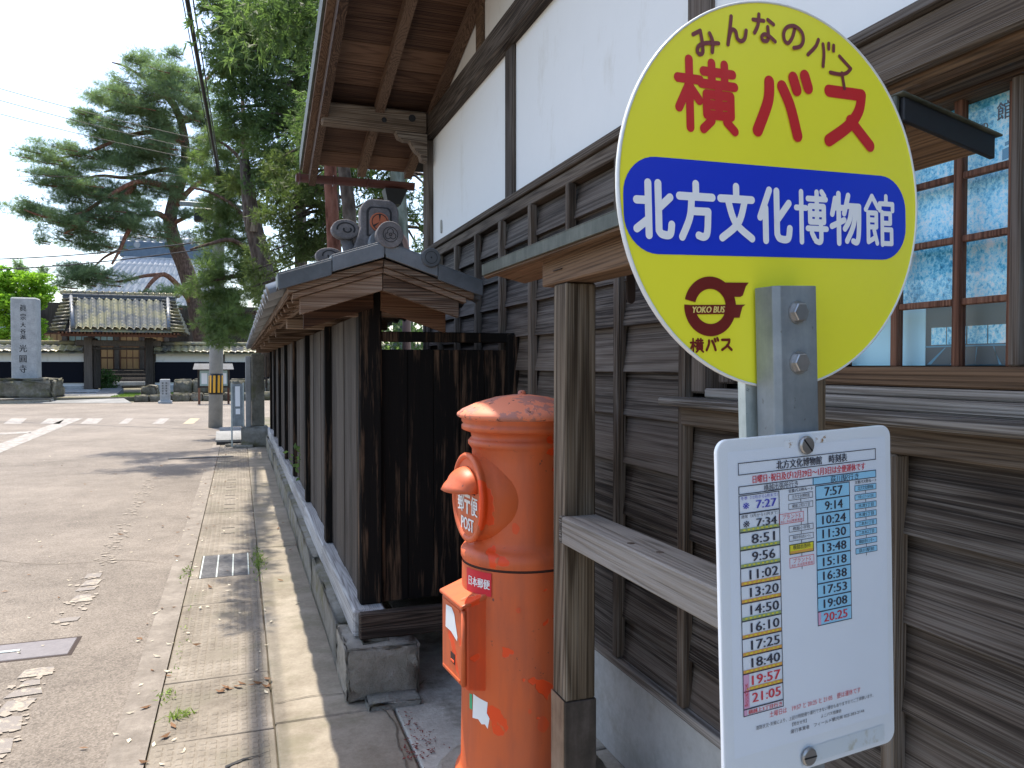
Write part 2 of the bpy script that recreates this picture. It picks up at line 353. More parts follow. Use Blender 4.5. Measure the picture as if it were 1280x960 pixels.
M['grass'] = leafmat('grass', (.10, .17, .03), (.19, .28, .05), (.28, .36, .09), .3, 2)
M['bush'] = leafmat('round shrub leaves', (.03, .08, .02), (.07, .15, .04), (.13, .22, .07), .25)
def bark(name, a, b, c):
    n = N(name, .9, spec=.15); v = n.voro(n.pos((14, 14, 4)), 1.2); f = n.noise(n.pos((6, 6, 3)), 2, 6, .7)
    n.color(n.ramp(n.math('ADD', n.math('MULTIPLY', v, .5), n.math('MULTIPLY', f, .6)), [(.3, a), (.55, b), (.8, c)])).bump(n.math('ADD', v, f), 1., .03); return n.m
M['bark_pine'] = bark('pine bark', (.05, .032, .026), (.115, .075, .06), (.19, .13, .105)); M['bark_red'] = bark('red limb bark', (.10, .042, .026), (.21, .098, .064), (.31, .17, .12))
M['bark'] = bark('cypress bark', (.04, .03, .024), (.085, .066, .055), (.15, .125, .105)); M['bark_lichen'] = bark('lichened bark', (.05, .05, .04), (.12, .135, .11), (.22, .25, .21))
M['bark_rust'] = bark('rusty bark', (.07, .025, .015), (.15, .06, .04), (.22, .10, .07))
M['black_board'] = N('black tarred board', .8, (.004, .005, .010), spec=.15).m
M['gate_wood'] = wood('old gate timber', (.025, .02, .016), (.06, .05, .042), (.12, .10, .085), 'z')
M['gate_red'] = wood('red brown gate eave', (.05, .02, .012), (.12, .05, .03), (.2, .1, .06), 'x')
M['shoji'] = flat('lit amber window paper', (.42, .24, .10), .3); M['hallpane'] = flat('green grey window pane', (.25, .33, .31), .2)  # orange glow of the hall windows is put into the paper colour
M['dark_in'] = N('dark interior', .9, (.012, .011, .010)).m
def glass():
    n = N('window glass', .0); t = n.node('ShaderNodeBsdfTransparent'); g = n.node('ShaderNodeBsdfGlossy'); g.inputs['Roughness'].default_value = .02
    fr = n.node('ShaderNodeFresnel'); fr.inputs[0].default_value = 1.5; mx = n.node('ShaderNodeMixShader')
    t.inputs[0].default_value = (.98, .99, 1, 1)
    gm = n.node('ShaderNodeNewGeometry'); n.L.new(n.math('MULTIPLY', fr.outputs[0], n.math('SUBTRACT', 1., gm.outputs['Backfacing'])), mx.inputs[0]); n.L.new(t.outputs[0], mx.inputs[1]); n.L.new(g.outputs[0], mx.inputs[2]); n.L.new(mx.outputs[0], n.n['Material Output'].inputs[0]); return n.m
M['glass'] = glass()
def frost():
    n = N('frosted garden print', .4); p = n.pos(rand=False)
    a = n.noise(p, 120, 8, .8, .5); b = n.noise(p, 9, 5, .65); c2 = n.voro(n.pos((1, 1, .6), rand=False), 130)
    t = n.math('ADD', n.math('MULTIPLY', a, .62), n.math('ADD', n.math('MULTIPLY', b, .34), n.math('MULTIPLY', c2, .10)))
    n.color(n.ramp(t, [(.40, (.01, .18, .36)), (.47, (.06, .50, .80)), (.53, (.32, .82, 1.)), (.62, (.88, .98, 1.))])); return n.m
M['frost'] = frost()
M['print_dark'] = flat('dark blue interior print', (.008, .06, .10), .4); M['print_mid'] = flat('teal blue print', (.04, .26, .42), .4); M['print_pale'] = flat('pale blue print', (.42, .80, .95), .4)

# ------------------------------------------------------------------ lettering
TXT = {}
def text_mesh(body):
    if body not in TXT:
        c = bpy.data.curves.new('t', 'FONT'); c.body = body; c.size = 1; c.resolution_u = 2
        o = bpy.data.objects.new('t', c); COL.objects.link(o); bpy.context.view_layer.update()
        me = bpy.data.meshes.new_from_object(o.evaluated_get(bpy.context.evaluated_depsgraph_get()))
        v = np.array([q.co[:2] for q in me.vertices]) if len(me.vertices) else np.zeros((1, 2))
        TXT[body] = (v, [tuple(p.vertices) for p in me.polygons])
        bpy.data.objects.remove(o); bpy.data.meshes.remove(me)
    return TXT[body]
def add_text(mb, body, fit, place, bold=0, shear=0):
    """fit = (x0,x1,y0,y1) box the ink fills; place(x,y,h) -> point; h is the height above the face"""
    v, f = text_mesh(body); lo, hi = v.min(0), v.max(0); s = (hi-lo); s[s == 0] = 1
    x0, x1, y0, y1 = fit
    q = [(x0+(a-lo[0])/s[0]*(x1-x0), y0+(b-lo[1])/s[1]*(y1-y0)) for a, b in v]
    for k in range(2 if bold else 1):
        mb.add([place(a+k*bold+shear*(b-y0), b, k*.00006) for a, b in q], f)
def smooth_line(p, k=6):
    if len(p) < 3: return p
    out = []
    P = [p[0]]+list(p)+[p[-1]]
    for i in range(1, len(P)-2):
        a, b, c, d = [np.array(x, float) for x in P[i-1:i+3]]
        for t in np.linspace(0, 1, k, endpoint=False):
            out.append(tuple(.5*((2*b)+(-a+c)*t+(2*a-5*b+4*c-d)*t*t+(-a+3*b-3*c+d)*t**3)))
    out.append(tuple(p[-1])); return out
def stroke2d(pts, w):
    """outline of a round-capped line, as a list of convex pieces"""
    out = []
    for (a, b) in zip(pts[:-1], pts[1:]):
        a = np.array(a, float); b = np.array(b, float); d = b-a; L = np.hypot(*d)
        if L < 1e-6: continue
        d /= L; t0 = math.atan2(d[1], d[0]); poly = []
        for k in range(9): t = t0-math.pi/2+math.pi*k/8; poly.append(b+w/2*np.array((math.cos(t), math.sin(t))))
        for k in range(9): t = t0+math.pi/2+math.pi*k/8; poly.append(a+w/2*np.array((math.cos(t), math.sin(t))))
        out.append(poly)
    return out
GL = {
 'バ': [[(30,18),(27,45),(8,86)], [(52,22),(66,48),(78,88)], [(72,8),(78,24)], [(93,3),(99,19)]],
 'ス': [[(14,16),(74,16)], [(74,16),(68,40),(48,64),(12,88)], [(52,56),(88,90)]],
 '横': [[(3,30),(40,30)], [(22,4),(22,96)], [(22,36),(4,70)], [(24,42),(38,58)], [(46,17),(96,17)], [(60,5),(60,32)], [(82,5),(82,32)], [(42,34),(99,34)],
       [(50,48),(92,48)], [(92,48),(92,76)], [(92,76),(50,76)], [(50,76),(50,48)], [(50,62),(92,62)], [(71,34),(71,76)], [(58,84),(44,96)], [(84,84),(98,96)]],
 'み': [[(20,20),(50,20)], [(50,20),(40,50),(26,78),(12,80),(8,68),(22,57),(50,60),(92,78)], [(76,40),(74,65),(56,92)]],
 'ん': [[(50,10),(34,45),(12,90)], [(20,74),(38,50),(52,56),(52,78),(64,88),(80,82),(92,60)]],
 'な': [[(10,26),(52,26)], [(34,8),(28,40),(12,66)], [(68,22),(90,34)], [(66,44),(66,72),(60,87),(44,88),(38,78),(48,69),(66,72),(90,88)]],
 'の': [[(54,22),(48,55),(34,78),(18,74),(11,52),(22,30),(50,18),(80,27),(91,50),(82,74),(56,88)]],
 '北': [[(36,8),(36,92)], [(6,36),(36,36)], [(5,82),(36,66)], [(62,8),(62,84)], [(62,84),(70,90),(90,90),(95,74)], [(62,48),(92,30)]],
 '方': [[(50,5),(50,24)], [(5,26),(95,26)], [(38,28),(32,60),(10,93)], [(36,50),(82,50)], [(82,50),(78,84),(68,92),(54,90)]],
 '文': [[(50,5),(50,24)], [(5,26),(95,26)], [(26,28),(46,66),(93,92)], [(74,28),(54,66),(7,92)]],
 '化': [[(34,7),(6,54)], [(22,38),(22,94)], [(56,8),(56,82)], [(56,82),(64,90),(88,90),(94,72)], [(92,28),(56,58)]],
 '博': [[(3,34),(34,34)], [(19,6),(19,94)], [(40,17),(97,17)], [(68,5),(68,58)], [(84,4),(92,11)], [(46,30),(90,30)], [(90,30),(90,58)], [(90,58),(46,58)], [(46,58),(46,30)],
       [(46,44),(90,44)], [(38,70),(98,70)], [(80,62),(80,88),(74,94),(62,92)], [(50,78),(58,88)]],
 '物': [[(15,14),(5,42)], [(10,30),(42,30)], [(26,5),(26,94)], [(3,64),(44,52)], [(58,7),(44,40)], [(54,26),(94,26)], [(94,26),(92,70),(86,91),(72,90)], [(68,28),(60,52),(44,68)], [(82,28),(72,62),(50,90)]],
 '館': [[(26,5),(4,30)], [(26,5),(46,26)], [(12,36),(40,36)], [(40,36),(40,62)], [(12,62),(40,62)], [(12,49),(40,49)], [(12,36),(12,90)], [(12,90),(34,82)], [(32,68),(42,92)], [(74,4),(74,15)],
       [(52,30),(52,18)], [(52,18),(97,18)], [(97,18),(97,30)], [(60,34),(60,94)], [(60,36),(88,36)], [(88,36),(88,54)], [(88,54),(60,54)], [(60,66),(92,66)], [(92,66),(92,92)], [(92,92),(60,92)]]}
def add_glyph(mb, ch, cx, cy, gw, gh, wdt, place, rot=0, lift=.00005):
    k = 0
    for st in GL[ch]:
        pts = smooth_line(st) if len(st) > 2 else st
        pts = [((x-50)/100*gw, (50-y)/100*gh) for x, y in pts]
        cr, sr = math.cos(rot), math.sin(rot)
        pts = [(cx+x*cr-y*sr, cy+x*sr+y*cr) for x, y in pts]
        for poly in stroke2d(pts, wdt):
            mb.add([place(a, b, lift*k) for a, b in poly], [tuple(range(len(poly)))]); k += 1
    return mb

# ================================================================== THE SETTING: ground, road, walkway
MB().box(-400, 400, -60, 600, -.30, -.02).build('ground', M['soil'], kind='structure')
MB().box(-60, -.50, -8, 33.6, -.25, 0).add([(-.5, -8, 0), (-.5, 33.6, 0), (-.42, 33.6, 0), (-.42, -8, 0)], [(0, 1, 2, 3)]).build('road', M['asphalt'], kind='structure')
MB().box(-.47, -.338, -8, 15.2, -.2, .003).build('road_edge_strip', M['strip'], kind='structure')
MB().box(-.50, 60, 15.2, 33.6, -.25, -.001).build('cross_street', M['asphalt'], kind='structure')
wk = MB().box(.125, .60, -8, 2.55, -.2, 0, .006).build('walkway', M['walk'], kind='structure')
m = MB()
for y0, y1 in ((2.56, 3.22), (3.23, 6.4), (6.41, 9.9), (9.91, 15.2)):
    board('walkway_slab', .125, .60, y0, y1, -.2, .003*random.random(), M['walk'], wk, .006)
yd = MB().box(.61, 30, -8, 2.6, -.2, -.004).build('yard_floor', M['step'], kind='structure')
for (x0, x1, y0, y1, dz) in ((.61, 1.6, 2.61, 4.2, .002), (.61, .86, 4.21, 15.2, -.01), (.87, 5, 4.21, 15.2, -.02)):
    board('yard_slab', x0, x1, y0, y1, -.2, dz, M['step'], yd, .006)
def crack(pts, w0, parent, z):
    P = smooth_line(pts, 4); P = [(x+random.uniform(-.006, .006), y+random.uniform(-.006, .006)) for x, y in P]; L_, R2 = [], []
    for i, (x, y) in enumerate(P):
        q = P[min(i+1, len(P)-1)]; p = P[max(i-1, 0)]; d = math.hypot(q[0]-p[0], q[1]-p[1]) or 1; nx_, ny_ = -(q[1]-p[1])/d, (q[0]-p[0])/d; w_ = w0*random.uniform(.4, 1)
        L_.append((x+nx_*w_, y+ny_*w_, z)); R2.append((x-nx_*w_, y-ny_*w_, z))
    n_ = len(P); MB().add(L_+R2, [(i, i+1, n_+i+1, n_+i) for i in range(n_-1)]).build('crack', M['joint_dirt'], parent)
crack([tuple(PZ(u, v))[:2] for u, v in ((432, 878), (470, 882), (492, 905), (500, 935), (512, 965))], .0045, yd, .0068)
crack([tuple(PZ(u, v))[:2] for u, v in ((478, 884), (505, 872), (530, 852))], .0035, yd, .0068)
crack([tuple(PZ(u, v))[:2] for u, v in ((345, 880), (385, 872), (430, 868))], .004, wk, .0048)
crack([tuple(PZ(u, v))[:2] for u, v in ((-10, 700), (60, 706), (150, 700), (205, 704))], .004, wk, .0035)
# gutter of concrete covers
gt = MB().box(-.335, .123, -8, 15.2, -.25, -.010).build('gutter', M['joint_dirt'], kind='structure')
def cover_mesh(L):
    mb = MB().box(-.225, .225, -L/2, L/2, -.08, 0, .003)
    nx, ny = 11, int(L/.045)                                   # raised anti-slip studs
    for i in range(nx):
        for j in range(ny):
            if abs(j-ny/2+.5) < 1.2 and 3 < i < 7: continue
            x = -.19+i*.038; y = -L/2+.04+j*(L-.08)/(ny-1)
            mb.add([(x-.013, y-.015, 0), (x+.013, y-.015, 0), (x+.013, y+.015, 0), (x-.013, y+.015, 0), (x-.009, y-.011, .0022), (x+.009, y-.011, .0022), (x+.009, y+.011, .0022), (x-.009, y+.011, .0022)],
                   [(4, 5, 6, 7), (0, 1, 5, 4), (1, 2, 6, 5), (2, 3, 7, 6), (3, 0, 4, 7)])
    me = bpy.data.meshes.new('gutter_cover'); me.from_pydata(mb.v, [], mb.f); me.materials.append(M['cover']); return me
cm = cover_mesh(.604); y = -1.4
slot = bpy.data.meshes.new('lifting_slot'); mm = MB().box(-.055, .055, -.006, .006, .0005, .002); slot.from_pydata(mm.v, [], mm.f); slot.materials.append(M['dark_line'])
gy0, gy1 = 5.62, 6.28
plain = MB().box(-.21, .225, -.30, .30, -.08, 0, .006); pm_ = bpy.data.meshes.new('gutter_cover'); pm_.from_pydata(plain.v, [], plain.f); pm_.materials.append(M['cover'])
ys = [gy0-.30-.61*k for k in range(0, 12)]+[gy1+.30+.61*k for k in range(0, 15)]
for k, y in enumerate(ys):
    if y < 2.85: me_ = pm_
    else: me_ = cm
    o = bpy.data.objects.new('gutter_cover', me_); COL.objects.link(o); o.parent = gt
    o.location = Vector((-.108+random.uniform(-.003, .003), y, random.uniform(-.004, .003)))-W[gt]; o.rotation_euler = (random.uniform(-.004, .004), random.uniform(-.01, .01), random.uniform(-.008, .008))
    W[o] = Vector((-.108, y, 0))
    if me_ is cm and random.random() < .45:
        for dy in (-.12, .12):
            q = bpy.data.objects.new('lifting_slot', slot); COL.objects.link(q); q.parent = o; q.location = (0, dy, .0008)
# painted markings
def marking(name, pts, mat):
    return MB().add([(x, y, .004) for x, y in pts], [tuple(range(len(pts)))]).build(name, mat, kind='structure')
m = MB(); y = 1.6
while y < 5.9:
    L = random.uniform(.05, .16); x = -.90-.022*(y-3.6); wd = random.uniform(.045, .07)
    if not (4.18 < y < 4.9) and (y < 4.9 or random.random() < .8):
        pts = [(x-wd+random.uniform(-.02, .02), y), (x+wd+random.uniform(-.02, .02), y+random.uniform(.0, .012)), (x+wd*random.uniform(.6, 1.1), y+L), (x, y+L*1.1), (x-wd*random.uniform(.6, 1.1), y+L)]
        m.add([(a, b, .004+.0003*random.random()) for a, b in pts[:1]*0+pts], [(0, 1, 2, 3, 4)])
    y += L*1.1+random.uniform(.025, .06)*(1.5 if y > 4.8 else 1)
m.build('edge_line', M['line'], kind='structure')
m = MB()
for _ in range(420):
    y = 1.6+11*random.random()**1.1
    if 4.25 < y < 4.85: continue
    x = -.90-.022*(y-3.6)+random.uniform(-.075, .075); r = random.uniform(.006, .020); zc_ = .0044+.0012*random.random()
    m.add([(x+r*random.uniform(.5, 1.6)*math.cos(a), y+r*random.uniform(.5, 1.6)*math.sin(a), zc_) for a in (0, 1.2, 2.5, 3.7, 5.0)], [(0, 1, 2, 3, 4)])
m.build('faded_edge_line', M['line_f'], kind='structure')
for k, (u0, u1, mt) in enumerate(((-40, -8, 'line2'), (4, 30, 'line2'), (50, 78, 'line2'), (100, 125, 'line2'), (148, 163, 'line2'), (190, 208, 'line2'), (228, 246, 'line_y'))):
    a, b = PZ(u0, 530), PZ(u1-4, 530); c, d = PZ(u1+4, 523), PZ(u0+10, 523)
    marking('crosswalk_bar', [a[:2], b[:2], c[:2], d[:2]], M[mt])
a, b, c, d = PZ(-40, 583), PZ(104, 523), PZ(84, 523), PZ(-75, 583)
marking('road_joint_strip', [a[:2], b[:2], c[:2], d[:2]], M['line2'])
a, b, c, d = PZ(-30, 543), PZ(40, 539), PZ(38, 541.5), PZ(-40, 545.5); marking('stop_line', [a[:2], b[:2], c[:2], d[:2]], M['line2'])

# steel drain grate in the gutter
MB().box(-.268, .052, gy0, gy1, -.0098, -.0090).build('grate_pit', M['dark_in'], gt)
for a_, b_ in ((-.333, -.274), (.058, .117)): board('gutter_cover', a_, b_, gy0+.003, gy1-.003, -.08, .001, M['cover'], gt, .004)
dg = thing('drain_grate', 'grey steel drain grate with weeds beside it, set in the gutter covers', 'drain grate', (-.10, 5.95, 0))
for i in range(2): board('grate_bearer', -.27+.31*i, -.262+.31*i, gy0, gy1, -.0095, -.002, M['grate'], dg, 0)
for x in (-.27, -.165, -.06, .045):
    board('grate_frame_bar', x, x+.009, gy0+.005, gy1-.005, -.05, .001, M['galv_back'], dg, 0)
for j in range(44): board('grate_bar', -.262, .046, gy0+.012+j*.0148, gy0+.0195+j*.0148, -.0088, -.001, M['grate'], dg, 0)
dc = thing('drain_channel', 'narrow slotted drain channel crossing the verge beside the street corner', 'drain channel', (-.55, 13.0, 0))
MB().box(-1.05, -.10, 12.93, 13.09, .001, .005).build('channel_frame', M['dark_in'], dc)
for j in range(30): board('channel_bar', -1.04+j*.0315, -1.025+j*.0315, 12.94, 13.08, .004, .012, M['grate'], dc, 0)
# manhole cover on the left
mh = thing('valve_cover', 'purple grey rectangular steel cover with lifting bar, in the asphalt', 'manhole cover', tuple(PZ(45, 812)))
c0 = PZ(0, 826); c1 = PZ(82, 818); c2 = PZ(95, 796); mx0, mx1, my0, my1 = -1.42, c1.x+.01, c1.y, c2.y-.02
n_ = N('purple grey cover', .55, metal=.2); ck = n_.node('ShaderNodeTexChecker'); ck.inputs['Scale'].default_value = 60; n_.L.new(n_.pos(rand=False), ck.inputs[0])
n_.color(n_.mix(n_.noise(n_.pos(rand=False), 30, 5, .7), (.10, .09, .095), (.20, .185, .19))).bump(ck.outputs['Fac'], .3, .002); M['cover_steel'] = n_.m
MB().box(mx0, mx1, my0, my1, -.02, .004, .003).build('cover_plate', M['cover_steel'], mh)
MB().box(mx0-.02, mx1+.02, my0-.02, my1+.02, -.03, .001).build('cover_frame', M['iron'], mh)
MB().box(-1.19, -1.06, (my0+my1)/2-.012, (my0+my1)/2+.012, .0045, .009, .002).build('lifting_bar', M['galv_back'], mh)

# ================================================================== TIMBER BUILDING
XW = 1.28
bd = thing('timber_shop_house', 'old Japanese timber shop house with dark clapboards, white plaster and deep eave', 'building', (XW, 5.4, 0))
MB().box(XW+.02, XW+.30, -2.6, 5.4, 0, .372).build('foundation', M['foundation'], bd)
MB().box(XW+.075, XW+.30, -2.6, 5.4, .375, 5.2).build('wall_core', M['dark_in'], bd)
board('base_sill', XW-.045, XW+.045, -2.6, 5.42, .395, .425, M['ledge'], bd, .004)
board('base_beam', XW-.02, XW+.045, -2.6, 5.41, .372, .393, M['dark_x'], bd, .004)
zs = [.425, .585, .765, .945, 1.125, 1.29, 1.44, 1.60, 1.755, 1.90, 2.045, 2.17]
WY = 1.93                                                          # window bay starts here (towards the viewer)
bats = [1.985+.424*k for k in range(0, 9)]
def course(y0, y1, za, zb, top=XW+.006, bot=XW-.006):
    m = 'clap'; t = .012; z0 = za-.012
    key = (round(y1-y0, 3), round(zb-za, 3))
    k = ('clap',)+key
    if k not in CACHE:
        h = zb-z0; L = (y1-y0)/2
        mb = MB().hexa([(-.024, -L, 0), (.004, -L, 0), (.004, L, 0), (-.024, L, 0), (.004, -L, h), (.016, -L, h), (.016, L, h), (.004, L, h)])
        me = bpy.data.meshes.new('wall_board'); me.from_pydata(mb.v, [], mb.f); me.materials.append(M[m]); CACHE[k] = me
    o = bpy.data.objects.new('wall_board', CACHE[k]); COL.objects.link(o); o.parent = bd
    o.location = Vector((XW+random.uniform(-.002, .002), (y0+y1)/2, z0))-W[bd]; o.rotation_euler = (random.uniform(-.002, .002), random.uniform(-.012, .012), 0); W[o] = W[bd]
for i in range(len(zs)-1):
    za, zb = zs[i], zs[i+1]
    cuts = [1.985, 3.257, 5.377] if i % 2 else [1.985, 4.105, 5.377]
    if za < 1.2: cuts = [-2.5, -.35, 1.22]+cuts
    for a, b in zip(cuts[:-1], cuts[1:]): course(a+.0015, b-.0015, za, zb)
for k, y in enumerate(bats):
    board('batten', XW-.046, XW-.010, y-.017, y+.017, .427, 2.175, M['batten'], bd, .004, rot=(random.uniform(-.002, .002), 0, 0))
for y in (1.60, 1.205, .76, .31, -.15, -.6, -1.1): board('batten', XW-.046, XW-.010, y-.017, y+.017, .427, 1.272, M['batten'], bd, .004)
# top rails between boards and plaster
board('wall_rail', XW-.05, XW+.04, WY, 5.43, 2.235, 2.27, M['beam_y'], bd, .004)
board('wall_rail', XW-.035, XW+.04, WY, 5.42, 2.176, 2.233, M['beam_y'], bd, .004)
# plaster wall above
MB().box(XW+.012, XW+.05, 1.93, 5.36, 2.27, 3.04).build('plaster_panel', M['plaster'], bd)
MB().box(XW+.012, XW+.05, -2.6, 1.928, 1.99, 3.04).build('plaster_panel', M['plaster'], bd)
board('beam', XW-.05, XW+.06, -2.6, 5.42, 3.03, 3.172, M['beam_y'], bd, .01)
for (y, zt, zb) in ((3.645, 3.03, 2.272), (1.965, 3.03, 2.0)):
    board('wall_post', XW-.008, XW+.03, y-.058, y+.058, zb, zt, M['post_z'], bd, .006)
board('corner_post', XW-.03, XW+.09, 5.30, 5.44, .43, 3.03, M['post_z'], bd, .008)
zr = lambda y: 3.19+.28*(5.3-y)                                    # underside of the roof
MB().add([(XW+.02, 5.33, 3.17), (XW+.02, -2.6, 3.17), (XW+.02, -2.6, zr(-2.6)), (XW+.02, 5.33, zr(5.33)), (XW+.05, 5.33, 3.17), (XW+.05, -2.6, 3.17), (XW+.05, -2.6, zr(-2.6)), (XW+.05, 5.33, zr(5.33))],
         [(0, 1, 2, 3), (7, 6, 5, 4), (0, 4, 5, 1), (3, 2, 6, 7)]).build('gable_plaster', M['plaster_old'], bd)
for y in (4.17, 3.0): board('gable_stud', XW-.005, XW+.045, y-.05, y+.05, 3.172, zr(y)-.02, M['warm_y'], bd, .005)
# mark on the plaster: small round vent cap
v = PY(545+17, 283, 5.03); MB().prism([(5.06+.017*math.cos(a*math.pi/8), 2.385+.045*math.sin(a*math.pi/8)) for a in range(16)], 'x', XW+.002, XW+.013).build('vent_cap', M['foundation'], bd)
# deep eave over the street: boards, rafters, barge, purlin
XV = .54
def roofbox(name, x0, x1, ya, yb, off0, off1, mat, parent=bd, j=0):
    """piece following the slope between ya<yb, offsets above the underside line"""
    return MB().hexa([(x0, ya, zr(ya)+off0), (x1, ya, zr(ya)+off0), (x1, yb, zr(yb)+off0), (x0, yb, zr(yb)+off0),
                      (x0, ya, zr(ya)+off1), (x1, ya, zr(ya)+off1), (x1, yb, zr(yb)+off1), (x0, yb, zr(yb)+off1)]).build(name, mat, parent)
rf = roofbox('roof', .50, 3.2, -2.6, 6.12, .045, .075, M['dark_in'])
W[rf] = W[rf]
y = 6.06; k = 0
while y > -.5:
    L = .2; h = .008*(k % 2)
    roofbox('eave_board', XV+.02, XW+.03, y-L+.003, y-.003, .0+random.uniform(0, .006), .04, M['warm_x'], rf); y -= L; k += 1
for x in (.90,):
    roofbox('rafter', x-.03, x+.03, -.5, 6.04, -.075, -.002, M['rafter'], rf)
roofbox('rafter', XW-.045, XW+.015, 3.6, 6.04, -.06, -.002, M['rafter'], rf)
roofbox('barge_board', XV-.03, XV+.02, -.5, 6.10, -.14, .05, M['rafter'], rf)
roofbox('barge_trim', XV-.075, XV-.032, -.5, 6.12, -.04, .085, M['rafter'], rf)
roofbox('verge_flashing', XV-.092, XV-.077, -.5, 6.16, .0, .13, M['copper'], rf)
m = MB()
for i in range(26):
    y = 6.1-i*.26; m.hexa([(XV-.085, y-.27, zr(y-.27)+.105), (3.2, y-.27, zr(y-.27)+.105), (3.2, y, zr(y)+.085), (XV-.085, y, zr(y)+.085),
                           (XV-.085, y-.27, zr(y-.27)+.125), (3.2, y-.27, zr(y-.27)+.125), (3.2, y, zr(y)+.125), (XV-.085, y, zr(y)+.125)])
m.build('roof_tiles', M['kawara'], rf, kind='stuff')
board('eave_purlin', .52, XW-.05, 5.20, 5.31, 3.045, 3.185, M['beam_x'], bd, .012)
MB().prism([(XW-.05, 3.043), (XW-.27, 3.043), (XW-.25, 3.0), (XW-.21, 2.985), (XW-.17, 2.985), (XW-.15, 2.95), (XW-.13, 2.92), (XW-.10, 2.90), (XW-.09, 2.86), (XW-.05, 2.85)], 'y', 5.215, 5.295).build('carved_bracket', M['beam_x'], bd, bevel=.004)
MB().tube([(XW-.16, 5.199, 3.13), (XW-.16, 5.192, 3.13)], .024, 16).build('bolt_hole', M['dark_line'], bd)
MB().tube([(.93, 5.199, 3.10), (.93, 5.195, 3.10)], [.018, .012], 9).build('wood_knot', M['dark_line'], bd)
# eave gutter and downpipe at the far end
gz = 2.86
dp = thing('rain_gutter', 'red brown rain gutter with faded downpipe under the far eave', 'gutter', (1.2, 6.1, 0))
m = MB(); prof = [(6.16+.05*math.cos(a), gz+.055+.055*math.sin(a)) for a in [math.pi+math.pi*k/8 for k in range(9)]]
m.prism(prof, 'x', .42, 1.34); m.build('gutter_trough', M['gutter'], dp)
for x in (.44, .70, .96): board('gutter_clip', x, x+.012, 6.105, 6.215, gz-.004, gz+.065, M['gutter'], dp, 0)
MB().hexa([(1.12, 6.09, gz-.13), (1.22, 6.09, gz-.13), (1.22, 6.2, gz-.13), (1.12, 6.2, gz-.13), (1.09, 6.07, gz-.01), (1.27, 6.07, gz-.01), (1.27, 6.22, gz-.01), (1.09, 6.22, gz-.01)]).build('hopper', M['black_metal'], dp)
MB().tube([(1.155, 6.15, gz-.10), (1.155, 6.15, gz-.22), (1.17, 6.15, gz-.30), (1.25, 6.12, gz-.42), (1.265, 6.1, gz-.5), (1.265, 6.1, 0)], .034, 12).build('downpipe', M['pipe'], dp)
for z in (gz-.62, 1.3): MB().tube([(1.265, 6.1, z), (1.265, 6.1, z+.015)], .039, 12).build('pipe_clamp', M['iron'], dp)

# window bay
board('bay_post', XW-.035, XW+.05, WY-.045, WY+.02, 1.37, 2.17, M['post_z'], bd, .006)
board('bay_post', XW-.01, XW+.05, WY-.15, WY-.08, 1.40, 2.05, M['post_z'], bd, .005)
board('bay_post', XW-.02, XW+.06, 1.455, 1.49, 1.40, 1.99, M['muntin'], bd, .004)
for k, z in enumerate((1.42, 1.50, 1.58, 1.66, 1.74, 1.82, 1.90)):
    board('shutter_board', XW+.022, XW+.034, 1.49, WY-.04, z, z+.078, M['warm_y'], bd, .003)
board('window_sill', XW-.105, XW+.06, -2.6, WY+.09, 1.332, 1.357, M['ledge'], bd, .006)
board('sill_beam', XW-.05, XW+.05, -2.6, WY+.05, 1.274, 1.331, M['beam_y'], bd, .005)
board('window_track', XW-.035, XW+.09, -2.6, WY-.05, 1.358, 1.385, M['ledge'], bd, .004)
board('window_track', XW-.01, XW+.1, -2.6, 1.55, 1.386, 1.405, M['ledge'], bd, .003)
wn = MB().box(XW+.0, XW+.045, -1.2, 1.452, 1.407, 1.448, .004).build('window', M['warm_y'], bd)
gx = XW+.034
ymun = [1.26, 1.112, 1.0, .86, .72, .58, .44]; zmun = [1.572, 1.692, 1.812]
for y in ymun: board('window_bar', gx-.018, gx+.002, y-.0085, y+.0085, 1.448, 1.975, M['muntin'], wn, .002)
board('window_stile', gx-.03, gx+.008, 1.418, 1.452, 1.449, 1.975, M['muntin'], wn, .003)
board('window_stile', gx-.03, gx+.012, .975, .995, 1.449, 1.975, M['post_z'], wn, .003)
prevs = [1.418, 1.26, 1.112, 1.0, .86, .72, .58, .44, .2]
for z in zmun:
    for a, b in zip(prevs[:-1], prevs[1:]): board('window_crossbar', gx-.014, gx, b+.009, a-.009, z-.0065, z+.0065, M['muntin'], wn, .002)
zz = [1.448]+zmun+[1.975]
for a, b in zip(prevs[:-1], prevs[1:]):
    for z0, z1 in zip(zz[:-1], zz[1:]):
        board('window_pane', gx-.008, gx-.0055, b+.006, a-.006, z0+.004, z1-.004, M['glass'], wn, 0)
board('window_head', XW-.01, XW+.10, -2.6, WY-.05, 1.955, 1.99, M['warm_y'], bd, .004)
hd = MB().box(XW-.14, XW+.02, -2.6, WY-.06, 2.078, 2.10, .003).build('window_hood', M['clap'], bd)
board('hood_board', XW-.125, XW-.10, -2.6, WY-.065, 1.985, 2.077, M['beam_y'], hd, .004)
board('hood_board', XW-.098, XW-.05, -2.6, WY-.07, 1.972, 2.05, M['warm_y'], hd, .004)
board('hood_board', XW-.048, XW+.01, -2.6, WY-.07, 1.962, 2.03, M['beam_y'], hd, .004)
